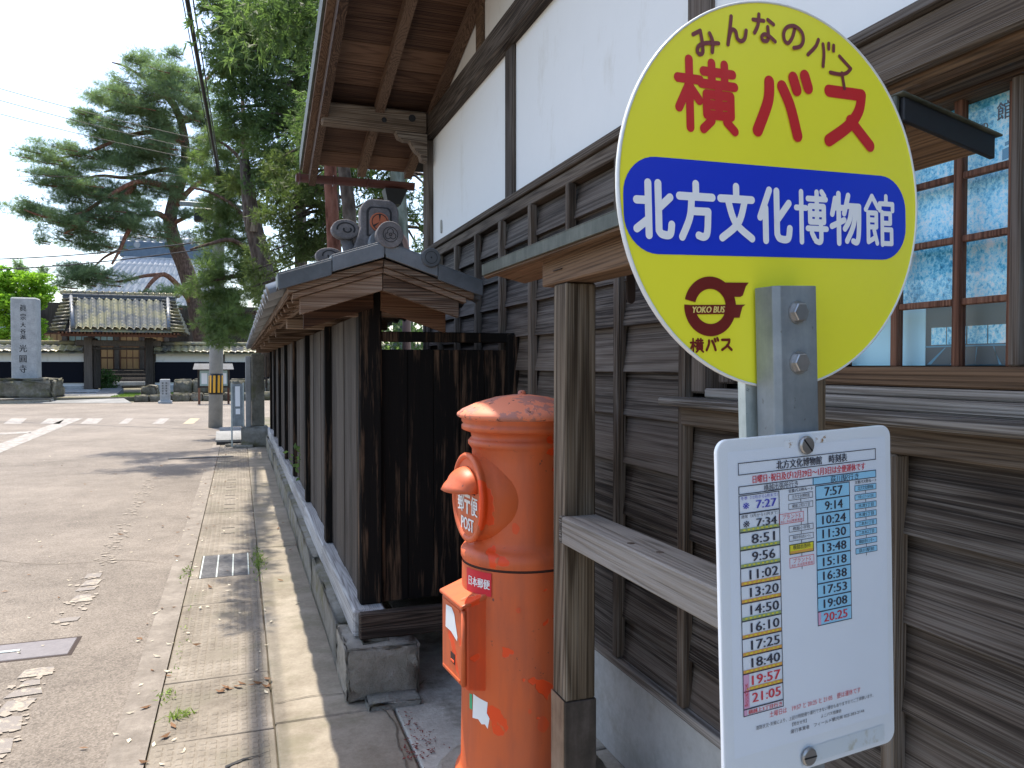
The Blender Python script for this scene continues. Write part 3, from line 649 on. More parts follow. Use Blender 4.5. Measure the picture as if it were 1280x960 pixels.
# picture poster behind the glass
ps = thing('window_poster', 'pale blue poster of a frosty garden and a tatami room behind the window', 'poster', (gx+.03, .9, 1.45))
MB().box(gx+.022, gx+.024, .2, 1.416, 1.57, 1.97).build('poster_sheet', M['frost'], ps)
MB().box(gx+.022, gx+.024, 1.215, 1.416, 1.45, 1.569).build('poster_sheet', M['print_pale'], ps)
MB().box(gx+.022, gx+.024, .2, 1.214, 1.45, 1.569).build('interior_photo', M['print_dark'], ps)
m = MB(); xp = gx+.0212
for a, b in ((1.20, 1.165), (1.163, 1.12), (1.117, 1.075), (1.073, 1.03), (1.027, .985), (.98, .93), (.92, .86)): m.add([(xp, a, 1.492), (xp, b, 1.492), (xp, b, 1.527), (xp, a, 1.527)], [(0, 1, 2, 3)])
m.build('picture_window', M['frost'], ps)
m = MB()
for k in range(9): m.add([(xp, 1.21-.055*k, 1.452), (xp, 1.2-.05*k, 1.452), (xp, 1.165-.035*k, 1.486), (xp, 1.168-.035*k, 1.486)], [(0, 1, 2, 3)])
m.add([(xp, 1.214, 1.487), (xp, .2, 1.487), (xp, .2, 1.490), (xp, 1.214, 1.490)], [(0, 1, 2, 3)]).build('tatami_edge', M['print_mid'], ps)
m = MB()   # the building in the picture
for (ya, yb, za, zb) in ((1.045, .90, 1.855, 1.862), (1.035, .90, 1.905, 1.912), (1.03, .90, 1.88, 1.90), (1.05, .90, 1.83, 1.85)): m.add([(xp, ya, za), (xp, yb, za+.02), (xp, yb, zb+.02), (xp, ya, zb)], [(0, 1, 2, 3)])
m.build('picture_house', M['print_mid'], ps)
for body, ya, yb, za, zb in (('の', 1.095, 1.08, 1.895, 1.910), ('館', 1.062, 1.033, 1.905, 1.938), ('憩', 1.128, 1.119, 1.885, 1.91)):
    m = MB(); add_text(m, body, (0, ya-yb, 0, zb-za), lambda x, y, h: (gx+.0208, ya-x, za+y), bold=.0012); 
    if body != '憩': m.build('poster_writing', M['ink'], ps)

# ================================================================== ROOFED FENCE
FX = .52; FY = 3.50; FE = 14.3
fn = thing('roofed_fence', 'long dark board fence with small tiled roof on a stone footing', 'fence', (.57, FY, 0))
for k, y in enumerate([4.86+1.5*i for i in range(7)]):
    board('fence_post', FX-.03, FX+.06, y-.045, y+.045, .36, 1.69, M['char'], fn, .006)
board('corner_post', FX-.012, FX+.092, FY, FY+.10, .36, 1.86, M['char'], fn, .008)
edges = [FY+.1]+[4.86+1.5*i for i in range(7)]
for a, b in zip(edges[:-1], edges[1:]):
    n = 5 if b-a > 1.3 else 4; a2 = a+(.0 if a < 3.7 else .045); b2 = b-.045; st = (b2-a2)/n
    for i in range(n): board('fence_board', FX+.008+.004*(i % 2), FX+.022+.004*(i % 2), a2+i*st+.0015, a2+(i+1)*st-.0015, .36, 1.69, M['grey_z'], fn, .002)
for k in range(8):
    a = FY-.06+k*1.36; board('sill_timber', FX-.055, FX+.09, a, a+1.355, .235, .358, M['grey_y'] if k else M['grey_y'], fn, .01, j=.003)
board('sill_end_timber', FX-.03, FX+.42, FY-.105, FY-.063, .235, .355, M['dark_x'], fn, .008)
board('sill_end_timber', FX+.422, FX+.74, FY-.06, FY+.05, .235, .355, M['dark_x'], fn, .008)
# return panel between the corner post and the house
for k in range(5): board('end_panel_board', FX+.093+k*.126, FX+.093+k*.126+.124, FY+.04+.004*(k % 2), FY+.058+.004*(k % 2), .356, 1.525, M['char'], fn, .002)
board('end_post', FX+.70, FX+.755, FY+.0, FY+.07, .356, 1.60, M['char'], fn, .005)
board('end_rail', FX+.093, FX+.755, FY+.02, FY+.075, 1.56, 1.607, M['char'], fn, .004)
# roof: brackets, purlins, boards
slope = math.tan(R_(19.5)); RX = .573; GY = 3.24
rzr = lambda x: 1.90-abs(x-RX)*slope*.92                              # underside of tiles
def slope_piece(name, xa, xb, ya, yb, o0, o1, mat, label=None):
    za, zb = rzr(xa), rzr(xb)
    return MB().hexa([(xa, ya, za+o0), (xb, ya, zb+o0), (xb, yb, zb+o0), (xa, yb, za+o0), (xa, ya, za+o1), (xb, ya, zb+o1), (xb, yb, zb+o1), (xa, yb, za+o1)]).build(name, mat, fn, label, bevel=.002)
for (xa, xb) in ((.235, RX-.0015), (RX+.0015, .905)):
    slope_piece('barge_board', xa, xb, GY+.012, GY+.045, -.132, -.062, M['brg'])
    slope_piece('barge_trim', xa-.03 if xa < RX-.1 else xa, xb if xb < RX+.1 else xb+.03, GY-.002, GY+.05, -.060, -.037, M['brg'])
    slope_piece('barge_trim', xa-.05 if xa < RX-.1 else xa, xb if xb < RX+.1 else xb+.06, GY-.018, GY+.05, -.035, -.004, M['brg'])
    slope_piece('gable_infill', xa+.03, xb, FY-.02, FY+.0, -.19, -.06, M['warm_x'])
n = 18
for k in range(12):                                                 # eave boards
    a = GY+.05+k*.94; b = a+.935
    for (xa, xb) in ((.20, RX-.002), (RX+.002, .95)): slope_piece('roof_board', xa, xb, a, b, -.036, -.010, M['warm_x'])
y = GY+.12
while y < FE: board('eave_rafter', .20, .50, y-.018, y+.018, 1.757, 1.789, M['brg'], fn, .003, rot=(0, -math.atan(slope*.92), 0)); y += .30
for y in [FY+.05]+[4.86+1.5*i for i in range(7)]:
    board('bracket_arm', .27, .88, y-.04, y+.04, 1.672, 1.735, M['brg'], fn, .006)
board('eave_purlin', .255, .305, GY+.06, FE, 1.735, 1.765, M['brg_y'], fn, .004)
board('eave_fascia', .185, .20, GY+.05, FE, 1.732, 1.765, M['brg_y'], fn, .003)
# pan tiles, each one an object
def pan(Wd=.272, L=.255):
    vs, fs = [], []; nx, ny = 12, 2
    pr = lambda t: .020*math.sin(2*math.pi*(t-.10))+.006*math.sin(4*math.pi*t)
    for s_ in (0, 1):
        for j in range(ny):
            for i in range(nx+1): t = i/nx; vs.append((-j*L, t*Wd, pr(t)+(.014 if not s_ else -.004)+(-.012*j)+.012))
    q = nx+1
    for i in range(nx): fs += [(i, i+1, q+i+1, q+i), (2*q+i+1, 2*q+i, 3*q+i, 3*q+i+1), (i+1, i, 2*q+i, 2*q+i+1), (q+i, q+i+1, 3*q+i+1, 3*q+i)]
    fs += [(0, q, 3*q, 2*q), (nx, 2*q+nx, 3*q+nx, q+nx)]
    me = bpy.data.meshes.new('pan_tile'); me.from_pydata(vs, [], fs); me.materials.append(M['kawara']); me.polygons.foreach_set('use_smooth', [True]*4*nx+[False]*2); return me
pan_me = pan()
ang = math.atan(slope*.92)
def put_tile(x, y, z, side):
    o = bpy.data.objects.new('pan_tile', pan_me); COL.objects.link(o); o.parent = fn; W[o] = Vector((x, y, z))
    o.location = Vector((x, y, z))-W[fn]+Vector((0, 0, random.uniform(-.003, .004)))
    o.rotation_euler = (0, -ang, 0 if side < 0 else math.pi)
    o.rotation_euler[2] += random.uniform(-.015, .015)
y = GY+.10
while y < FE:
    for side in (-1, 1):
        for row in (1, 0):
            xd = RX+side*(.21+.205*(1-row)) ; zt = rzr(xd)-.0
            # tile local -x runs down the slope
            xt = RX+side*(.01+.205*(1-row)); zt = rzr(xt)+.010
            put_tile(xt, y if side < 0 else y+.272, zt, side)
    y += .266
# verge tiles, ridge tiles and end ornaments
for (xa, xb, o) in ((.145, .36, 0), (.355, RX, .012), (RX, .80, .012), (.795, 1.0, 0)):
    slope_piece('verge_tile', xa, xb, GY-.045, GY+.12, o+.0, o+.058, M['kawara'])
    slope_piece('verge_tile', xa+.004, xb-.004, GY-.050, GY-.030, o-.012, o+.05, M['kawara'])
for k in range(30):
    a = GY+.02+k*.37
    MB().tube([(RX, a, 1.975), (RX, a+.36, 1.975)], [.052, .048], 12).build('ridge_tile', M['kawara'], fn)
MB().box(RX-.085, RX+.085, GY+.04, FE, 1.915, 1.935, .004).build('ridge_base_tile', M['kawara'], fn)
MB().box(RX-.070, RX+.070, GY+.04, FE, 1.937, 1.955, .004).build('ridge_base_tile', M['kawara'], fn)
et = MB().tube([(RX+.02, GY+.10, 1.992), (RX+.02, GY-.055, 1.992), (RX+.02, GY-.06, 1.992)], [.050, .056, .053], 28).build('round_end_tile', M['oni'], fn)
def ring(mb, c, r0, r1, y, n=28, a0=0, a1=2*math.pi, sx=1.):
    vs = [(c[0]+r*math.cos(a0+(a1-a0)*k/n)*sx, y, c[1]+r*math.sin(a0+(a1-a0)*k/n)) for k in range(n+1) for r in (r0, r1)]
    return mb.add(vs, [(2*k, 2*k+1, 2*k+3, 2*k+2) for k in range(n)])
m = MB(); ring(m, (RX+.02, 1.992), .029, .032, GY-.0612)
for t in (90, 210, 330): cx, cz = RX+.02+.012*math.cos(R_(t)), 1.992+.012*math.sin(R_(t)); ring(m, (cx, cz), .0105, .0135, GY-.0613-.0001*(t/90), 18, R_(t-120), R_(t+120))
ring(m, (RX+.02, 1.992), .004, .007, GY-.0618, 14); m.build('carved_crest', M['dark_line'], et)
st = MB().tube([(.765, GY+.06, 1.905), (.765, GY-.058, 1.905), (.765, GY-.063, 1.905)], [.036, .041, .038], 24).build('round_end_tile', M['kawara'], fn)
m = MB(); ring(m, (.765, 1.905), .024, .0265, GY-.0642); ring(m, (.765, 1.905), .0, .004, GY-.0644, 12); m.build('carved_ring', M['dark_line'], st)
# demon-tile block with orange medallion
def arch(w0, w1, h, r, n=8):
    p = [(-w0, 0), (w0, 0), (w1, h*.45), (w1, h-r)]
    p += [(w1-r+r*math.cos(R_(a)), h-r+r*math.sin(R_(a))) for a in range(10, 90, 16)]+[(-w1+r-r*math.cos(R_(a)), h-r+r*math.sin(R_(a))) for a in range(80, 0, -16)]
    return p+[(-w1, h-r), (-w1, h*.45)]
ox, oz, oy = .576, 1.945, 3.33
og = MB().prism([(ox+a, oz+b) for a, b in arch(.112, .082, .222, .055)], 'y', oy, oy+.085).build('ridge_ornament', M['oni'], fn, bevel=.008)
MB().prism([(ox-.004+a*1.02, oz+.062+b) for a, b in arch(.053, .053, .125, .025)], 'y', oy-.006, oy+.002).build('recess_border', M['dark_line'], og)
MB().prism([(ox-.004+a*.85, oz+.066+b*.92) for a, b in arch(.053, .053, .125, .025)], 'y', oy-.009, oy-.0065).build('recess_face', M['oni'], og)
md = MB().tube([(ox-.004, oy-.0095, oz+.12), (ox-.004, oy-.018, oz+.12)], [.042, .039], 28).build('medallion', M['crest_red'], og)
m = MB(); ring(m, (ox-.004, oz+.12), .031, .035, oy-.0186)
for t in (90, 215, 325): m.add([(ox-.004+.032*math.cos(R_(t+s)), oy-.0188, oz+.12+.032*math.sin(R_(t+s))) for s in (-9, 9)]+[(ox-.004, oy-.0188, oz+.12)], [(0, 1, 2)])
m.build('carved_crest', M['dark_line'], md)
for (cx, cz, rx, rz, yy) in ((.435, 2.035, .060, .043, 3.38), (.375, 1.93, .06, .035, 3.46)):
    a = [(cx+rx*math.cos(2*math.pi*k/20), cz+rz*math.sin(2*math.pi*k/20)) for k in range(20)]
    sw = MB().prism(a, 'y', yy-.02, yy+.04).build('scroll_ornament', M['oni'], fn, bevel=.006)
    m = MB(); ring(m, (cx, cz), .55*rz, .68*rz, yy-.0215, 14, R_(-30), R_(190), 1.4); ring(m, (cx+.006, cz-.002), .2*rz, .33*rz, yy-.0217, 12, R_(150), R_(400), 1.4); m.build('carved_scroll', M['dark_line'], sw)
MB().tube([(.44, 3.40, 2.0), (.46, 3.40, 1.93), (.50, 3.40, 1.90)], [.025, .03, .05], 10).build('scroll_stem', M['oni'], fn)
# stone footing blocks
def stone(name, x0, x1, y0, y1, z0, z1, mat, parent=None, seed=0, rough=.012, sub=3, **kw):
    import bmesh
    r = random.Random(seed); bm = bmesh.new(); bmesh.ops.create_cube(bm, size=1)
    for q in bm.verts: q.co = ((x0+x1)/2+q.co.x*(x1-x0), (y0+y1)/2+q.co.y*(y1-y0), (z0+z1)/2+q.co.z*(z1-z0))
    bmesh.ops.bevel(bm, geom=bm.edges[:], offset=min(x1-x0, y1-y0, z1-z0)*(.045 if rough < .01 else .10), segments=2, affect='EDGES')
    bmesh.ops.subdivide_edges(bm, edges=bm.edges[:], cuts=sub, use_grid_fill=True)
    for q in bm.verts: q.co += Vector([r.uniform(-rough, rough) for _ in range(3)])
    bm.verts.index_update(); m = MB().add([q.co[:] for q in bm.verts], [[q.index for q in f.verts] for f in bm.faces], True); bm.free()
    return m.build(name, mat, parent, **kw)
stone('footing_stone', .42, .735, 3.30, 3.66, .01, .232, M['stone'], fn, 1, .0065, 5)
y = 3.665; k = 0
while y < FE-.1:
    L = random.uniform(.95, 1.35); stone('footing_stone', .425+random.uniform(-.006, .006), .72, y, min(y+L, FE)-.008, .004, .234, M['stone_moss'], fn, 10+k, .0045); y += L; k += 1
stone('pad_stone', .50, .62, 3.36, 3.46, .20, .236, M['rock'], fn, 5, .003, 1)
stone('small_stone', .50, .72, 3.20, 3.34, -.03, .03, M['stone_moss'], fn, 6, .006, 1)
# pillar at the end of the fence
pl = thing('gate_pillar', 'dark weathered concrete pillar at the far end of the roofed fence', 'pillar', (.28, 14.6, 0))
stone('pillar_base', .02, .48, 14.42, 14.95, 0, .36, M['stone_moss'], pl, 31, .006)
MB().box(.20, .42, 14.5, 14.8, .36, 1.66, .02).build('pillar_shaft', M['rock'], pl)
MB().box(.10, .195, 14.55, 14.8, .30, 1.62, .01).build('pillar_slab', M['pole'], pl)
MB().box(.435, .46, 14.2, 14.5, 1.05, 1.6, .004).build('name_board', M['grey_z'], pl)
# fallen leaves and scraps
m = MB()
def leaf(x, y, s, z=.004):
    a = random.uniform(0, 6.28); l, wd = s, s*random.uniform(.3, .5); h = [random.uniform(.001, .35*s) for _ in range(4)]
    P = [(-l/2, 0, h[0]), (-l*.1, -wd/2, h[1]*.4), (l/2, 0, h[2]), (l*.05, wd/2, h[3]*.4)]
    m.add([(x+p*math.cos(a)-q*math.sin(a), y+p*math.sin(a)+q*math.cos(a), z+r) for p, q, r in P], [(0, 1, 2, 3)])
for _ in range(210):
    y = 1.8+13*random.random()**1.4; x = random.choice((random.gauss(-.38, .09), random.gauss(-.36, .10), random.uniform(-3.2, .1), random.uniform(-1.8, .3), random.uniform(-.3, .35)))
    leaf(x, y, random.uniform(.015, .042))
m.build('leaf_litter', flat('pale dry leaf', (.55, .49, .37), .8), label='pale dry leaf scraps scattered over road and gutter covers', cat='leaf litter', kind='stuff')
m = MB()
for _ in range(90): y = 1.9+12*random.random()**1.3; leaf(random.choice((random.gauss(-.36, .1), random.uniform(-3, .4))), y, random.uniform(.025, .06))
for _ in range(14): leaf(random.gauss(-.01, .07), random.gauss(3.62, .03), random.uniform(.03, .06))
m.build('brown_leaf_litter', flat('brown dry leaf', (.16, .08, .035), .8), label='brown dry leaves scattered thinly over the road', cat='leaf litter', kind='stuff')
m = MB()
for _ in range(160):
    c = random.choice(((.64, 3.02), (.60, 2.8), (.66, 2.86), (.45, 6.4))); leaf(random.gauss(c[0], .03), random.gauss(c[1], .05), random.uniform(.008, .02), .006)
m.build('red_blossom_litter', flat('dark red catkin', (.16, .03, .025), .8), label='dark red fallen catkins by the footing stone', cat='catkins', kind='stuff')
m = MB()
for (cx, cy, n_, sx, sy, hh) in ((-.24, 3.42, 55, .035, .02, .03), (-.31, 3.66, 40, .02, .05, .02), (.12, 5.95, 160, .025, .22, .03), (-.36, 5.8, 60, .02, .16, .02), (-.30, 4.3, 30, .02, .3, .015)):
    for _ in range(n_):
        x, y = random.gauss(cx, sx), random.gauss(cy, sy); a = random.uniform(0, 6.28); h = hh*random.uniform(.5, 1.2); dx, dy = math.cos(a)*.004, math.sin(a)*.004; tx, ty = random.gauss(0, hh*.5), random.gauss(0, hh*.5)
        m.add([(x-dx, y-dy, .003), (x+dx, y+dy, .003), (x+tx+dx*.5, y+ty+dy*.5, h*.7), (x+tx*1.5, y+ty*1.5, h)], [(0, 1, 2, 3)])
m.build('weeds', M['grass'], label='small green weeds in the gutter joints and by the drain grate', cat='weeds', kind='stuff')
for (pts) in (((-.06, 2.93), (.0, 2.965), (.05, 2.97), (.118, 3.0)), ):
    MB().add([(x, y, .0075) for x, y in pts]+[(x, y-.018+.006*i, .0075) for i, (x, y) in reversed(list(enumerate(pts)))], [tuple(range(8))]).build('broken_edge', M['dark_line'], gt)

# ================================================================== POST BOX
pb = thing('post_box', 'old round orange red post box with peeling paint and domed cap', 'post box', (.888, 2.41, 0), (0, 0, R_(5)), local=True); pb.scale = (.975, .975, .988)
MB().lathe([(0, .0), (.29, 0), (.30, .02), (.30, .075), (.285, .09), (0, .092)], 40).build('plinth', M['stone'], pb)
MB().lathe([(.0, .093), (.232, .093), (.230, .105), (.216, .118), (.211, .135), (.208, .30), (.206, .74), (.205, .815)], 64).build('lower_body', M['red'], pb)
MB().lathe([(.200, .812), (.203, .818), (.200, .826)], 64).build('seam', M['seam'], pb)
MB().lathe([(.2045, .823), (.209, .832), (.209, .853), (.200, .866), (.188, .872), (.176, .885), (.172, .90), (.170, 1.15), (.171, 1.19), (.178, 1.20), (.184, 1.207), (.184, 1.217), (.178, 1.224), (.172, 1.230),
            (.176, 1.245), (.196, 1.252), (.206, 1.257), (.206, 1.270), (.200, 1.275), (.206, 1.283), (.207, 1.296)], 64).build('upper_body', M['red'], pb)
MB().lathe([(.206, 1.292), (.219, 1.298), (.222, 1.304), (.221, 1.310), (.205, 1.322), (.16, 1.342), (.09, 1.362), (.03, 1.370), (0, 1.371)], 64).build('cap', M['cap'], pb)
MB().lathe([(0, 1.384), (.008, 1.384), (.013, 1.379), (.014, 1.371), (.011, 1.366)], 20, (-.0, 0, 0)).build('cap_knob', M['cap'], pb)
# mouth piece facing the street (-x)
def disc_x(prof, cz, n=48, sz=1.0):        # profile (radius, x) about the -x axis
    m = MB(); vs = [(x, r*math.cos(2*math.pi*k/n), cz+sz*r*math.sin(2*math.pi*k/n)) for r, x in prof for k in range(n)]
    return m.add(vs, [(i*n+k, i*n+(k+1) % n, (i+1)*n+(k+1) % n, (i+1)*n+k) for i in range(len(prof)-1) for k in range(n)], True)
CZ = 1.035
mp_ = disc_x([(.150, -.06), (.150, -.10), (.140, -.150), (.130, -.178), (.131, -.183), (.135, -.190), (.137, -.199), (.134, -.205), (.128, -.207), (.121, -.205), (.117, -.199)], CZ, sz=1.08).build('mouth_collar', M['red'], pb)
fp = disc_x([(.1175, -.199), (.06, -.2), (.0, -.2003)], CZ, sz=1.08).build('mouth_plate', M['red'], pb)
def pl_x(y0, z0): return lambda a, b, h: (-.2015-h, y0-a, z0+b)
m = MB(); add_text(m, '郵', (-.086, -.030, -.052, .010), pl_x(0, CZ), bold=.0035); add_text(m, '便', (.034, .090, -.052, .010), pl_x(0, CZ), bold=.0035)
for r in ((-.024, .028, .000, .010), (-.024, .028, -.018, -.008), (-.005, .008, -.054, -.018)):
    m.add([pl_x(0, CZ)(a, b, .0002) for a, b in ((r[0], r[2]), (r[1], r[2]), (r[1], r[3]), (r[0], r[3]))], [(0, 1, 2, 3)])
add_text(m, 'POST', (-.054, .056, -.108, -.066), pl_x(0, CZ), bold=.004)
m.build('white_lettering', M['stkwhite'], fp)
# hood over the slot: quarter dome with flared lip
m = MB(); nu, nv = 16, 8; vs = []
for j in range(nv+1):
    t = j/nv; ph = t*math.pi/2
    for i in range(nu+1):
        a = math.pi*i/nu; rr = .085*math.cos(a); 
        x = -.199-.060*math.sin(ph)*math.sin(a)**.6-(.022*max(0, t-.75)*4)*math.sin(a)
        z = CZ+.030+.066*math.cos(ph)**.8*math.sin(a)**.7-.006*t
        vs.append((x, rr, z))
m.add(vs, [(j*(nu+1)+i, j*(nu+1)+i+1, (j+1)*(nu+1)+i+1, (j+1)*(nu+1)+i) for j in range(nv) for i in range(nu)], True)
hd_ = m.build('slot_hood', M['red'], pb); so_ = hd_.modifiers.new('thick', 'SOLIDIFY'); so_.thickness = .006
MB().box(-.2012, -.2004, -.07, .07, CZ+.016, CZ+.045).build('letter_slot', M['dark_line'], pb)
# collection box with door
cb = MB().hexa([(-.245, -.105, .44), (-.05, -.105, .40), (-.05, .105, .40), (-.245, .105, .44), (-.245, -.105, .715), (-.05, -.105, .775), (-.05, .105, .775), (-.245, .105, .715)]).build('collection_box', M['red_fresh'], pb, bevel=.008)
MB().hexa([(-.262, -.108, .700), (-.05, -.108, .758), (-.05, .108, .758), (-.262, .108, .700), (-.262, -.108, .712), (-.05, -.108, .785), (-.05, .108, .785), (-.262, .108, .712)]).build('box_lid', M['red'], cb, bevel=.004)
dr = MB().box(-.257, -.2455, -.092, .092, .452, .698).build('box_door', M['red'], cb, bevel=.004)
MB().tube([(-.252, -.100, .455), (-.252, -.100, .695)], .008, 10).build('door_hinge', M['red'], cb)
def raisedframe(y0, y1, z0, z1, t, x0, x1, mat, par, nm):
    m = MB(); m.box(x0, x1, y0, y1, z0, z0+t).box(x0, x1, y0, y1, z1-t, z1).box(x0, x1, y0, y0+t, z0+t, z1-t).box(x0, x1, y1-t, y1, z0+t, z1-t); return m.build(nm, mat, par)
MB().box(-.2602, -.2575, -.082, .080, .46, .468).build('door_ridge', M['red'], cb); MB().box(-.2602, -.2575, -.082, .080, .685, .692).build('door_ridge', M['red'], cb)
MB().box(-.2585, -.2575, -.035, .005, .50, .535, .0004).build('lock_recess', M['seam'], cb)
MB().box(-.2605, -.2578, -.03, .0, .505, .512, .0004).build('lock_tab', M['red_fresh'], cb)
def torn(name, P, mat, par): return MB().add(P, [tuple(range(len(P)))]).build(name, mat, par)
torn('torn_sticker', [(-.2582, .055, .60), (-.2582, .05, .675), (-.2582, -.005, .68), (-.2582, -.03, .665), (-.2582, -.04, .64), (-.2582, -.06, .60), (-.2582, -.055, .585), (-.2582, 0, .60)], M['stkwhite'], cb)
def onbody(a, z, r=.2075): t = R_(a); return (-r*math.cos(t), -r*math.sin(t), z)
def cyl_patch(name, pts, mat, par, r=.2078):
    """flat shape lying on the round body: pts = (angle deg, z)"""
    import bmesh
    bm = bmesh.new(); f = bm.faces.new([bm.verts.new((a, z, 0)) for a, z in pts]); bmesh.ops.triangulate(bm, faces=[f]); bmesh.ops.subdivide_edges(bm, edges=bm.edges[:], cuts=3, use_grid_fill=True)
    bm.verts.index_update(); m = MB().add([onbody(q.co.x, q.co.y, r) for q in bm.verts], [[q.index for q in f.verts] for f in bm.faces], True); bm.free(); return m.build(name, mat, par)
sk = cyl_patch('red_sticker', [(4, .735), (37, .735), (37, .81), (4, .81)], M['stkred'], pb, .2085)
m = MB(); add_text(m, '日本郵便', (8, 35, .757, .788), lambda a, b, h: onbody(a, b, .2092+h), bold=.5); m.build('sticker_writing', M['stkwhite'], sk)
cyl_patch('torn_sticker', [(15, .405), (14, .325), (22, .33), (26, .318), (30, .322), (33, .31), (35, .345), (32, .36), (33, .395), (20, .402)], M['stkwhite'], pb, .2085)
cyl_patch('green_sticker', [(9, .40), (9, .35), (13.5, .35), (13.5, .40)], flat('green sticker', (.05, .35, .16)), pb, .2085)
torn('torn_sticker', [(-.10, -.1062, .625), (-.085, -.1062, .615), (-.10, -.1062, .585), (-.09, -.1062, .56), (-.098, -.1062, .565), (-.112, -.1062, .60), (-.125, -.1062, .605)], M['stkwhite'], cb)
torn('torn_sticker', [(-.12, -.1062, .545), (-.09, -.1062, .548), (-.085, -.1062, .51), (-.10, -.1062, .52), (-.118, -.1062, .54)], M['stkwhite'], cb)
for (a, z, rr) in ((84, .335, .02), (62, .70, .008), (72, .38, .006), (100, .46, .010), (58, .95, .015)):
    pts = [(a+(rr*math.cos(t)*(1+.15*math.sin(3*t+a)))*276, z+1.25*rr*math.sin(t)*(1+.12*math.cos(2*t+a))) for t in [2*math.pi*k/14 for k in range(14)]]
    cyl_patch('peeled_patch', pts, M['red_fresh'], pb, .2082 if z < .82 else .1722)
L = [(118, .77), (121, .73), (119, .70), (123, .66), (121, .62), (124, .57), (122, .53), (125, .49), (121, .46), (117, .44), (116, .40), (118, .36), (116, .32), (119, .29), (120, .25), (118, .21), (121, .18)]
cyl_patch('peeled_patch', L[::-1]+[(150, .15), (150, .80), (119, .80)], M['red_fresh'], pb, .2083)

# ================================================================== SMALL ROOFED TIMBER FRAME
PX, PYf, PYn = .905, 2.02, 1.11
fr = thing('roofed_timber_stand', 'weathered timber frame with rail and narrow metal edged roof in front of the house', 'timber frame', (PX, PYf, 0))
for yy in (PYf, PYn):
    board('frame_post', PX-.046, PX+.046, yy-.046, yy+.046, .50, 1.682, M['frame_z'], fr, .004)
    sh = MB().box(PX-.049, PX+.049, yy-.049, yy+.049, 0, .50, .002).build('post_shoe', M['shoe'], fr)
    MB().box(PX-.0515, PX-.0495, yy-.046, yy+.046, 0, .503).build('lit_shoe_side', M['lit_shoe_side'], sh)
board('frame_rail', PX-.060, PX+.048, PYn+.047, PYf-.047, .952, 1.028, M['frame_y'], fr, .004)
for ky_ in (1.62, 1.52): MB().tube([(PX-.012-.02*(ky_ > 1.6), ky_, 1.0282), (PX-.012-.02*(ky_ > 1.6), ky_, 1.0288)], [.010, .009], 10).build('wood_knot', M['dark_x'], fr)
board('rail_end', PX-.061, PX-.04, PYf-.0475, PYf-.03, .952, 1.028, M['frame_y'], fr, .003)
board('frame_header', PX-.05, PX+.05, PYn-.19, PYf+.125, 1.684, 1.772, M['warm_y'], fr, .004)
z0 = 1.808
def cap_piece(name, xa, xb, ya, yb, o0, o1, mat, sl=.22):
    za, zb = z0-(xa-.80)*sl, z0-(xb-.80)*sl
    return MB().hexa([(xa, ya, za+o0), (xb, ya, zb+o0), (xb, yb, zb+o0), (xa, yb, za+o0), (xa, ya, za+o1), (xb, ya, zb+o1), (xb, yb, zb+o1), (xa, yb, za+o1)]).build(name, mat, fr, bevel=.0015)
YA, YB = .775, 2.57
cap_piece('roof_board', .806, .955, YA+.01, YB-.01, -.034, -.012, M['warm_y'])
cap_piece('roof_sheet', .797, .972, YA-.012, YB, -.0115, -.0085, M['copper'])
MB().box(.798, .8045, YA, YB, z0-.046, z0-.009, .0015).build('fascia_flashing', M['copper'], fr)
cap_piece('end_flashing', .805, .965, YA-.006, YA+.002, -.042, -.012, M['black_metal'])
cap_piece('fascia_strip', .805, .82, YA+.004, YB-.004, -.052, -.035, M['warm_y'])
hk = MB().prism([(PX+.052, 1.69), (PX+.052, 1.625), (PX+.056, 1.615), (PX+.066, 1.612), (PX+.074, 1.618), (PX+.076, 1.63), (PX+.076, 1.69)], 'y', 1.80, 1.806).build('iron_hook', M['iron'], fr)
MB().box(PX-.055, PX-.0505, PYf-.03, PYf+.03, 1.72, 1.7225).build('iron_staple', M['iron'], fr)

# ================================================================== BUS STOP SIGN
bs = thing('bus_stop_sign', 'round yellow bus stop sign on a grey steel post with a white timetable', 'bus stop sign', (.673, .752, 0), (0, R_(-2.1), R_(4)), local=True); bs.scale = (.88, .88, .88)
ZC = 1.873; XC = -.016; RD = .252                     # disc centre; local x right, z up, -y to the viewer
MB().tube([(XC, .0, ZC), (XC, .003, ZC)], RD-.001, 96, smooth=False).build('sign_disc', M['yellow'], bs)
dk = [o for o in bpy.data.objects if o.name.startswith('sign_disc')][0]
m = MB(); n = 96; pr = [(RD-.0012, -.0016), (RD+.0008, -.0016), (RD+.0018, .0005), (RD+.0015, .0045), (RD-.002, .0045)]
m.add([(XC+r*math.cos(2*math.pi*k/n), y, ZC+r*math.sin(2*math.pi*k/n)) for r, y in pr for k in range(n)], [(i*n+k, i*n+(k+1) % n, ((i+1) % 5)*n+(k+1) % n, ((i+1) % 5)*n+k) for i in range(5) for k in range(n)], True)
m.build('edge_trim', M['rim'], dk)
MB().tube([(XC, .0035, ZC), (XC, .005, ZC)], RD-.001, 96, smooth=False).build('sign_back', M['galv_back'], bs)
def D(x, y, h=0): return (XC+(x-.05)*RD, -.0006-h, ZC+y*RD)
def DL(lift): return lambda x, y, h: (XC+(x-.06)*RD, -.0006-lift-h, ZC+y*RD)
m = MB(); x0, x1, y0, y1, r = -.925, .960, -.315, .155, .19
pp = [(cx+r*math.cos(R_(a)), cy+r*math.sin(R_(a))) for cx, cy, a0 in ((x1-r, y1-r, 0), (x0+r, y1-r, 90), (x0+r, y0+r, 180), (x1-r, y0+r, 270)) for a in range(a0, a0+91, 10)]
m.add([D(a, b) for a, b in pp], [tuple(range(len(pp)))]).build('blue_band', M['blue'], dk)
m = MB()
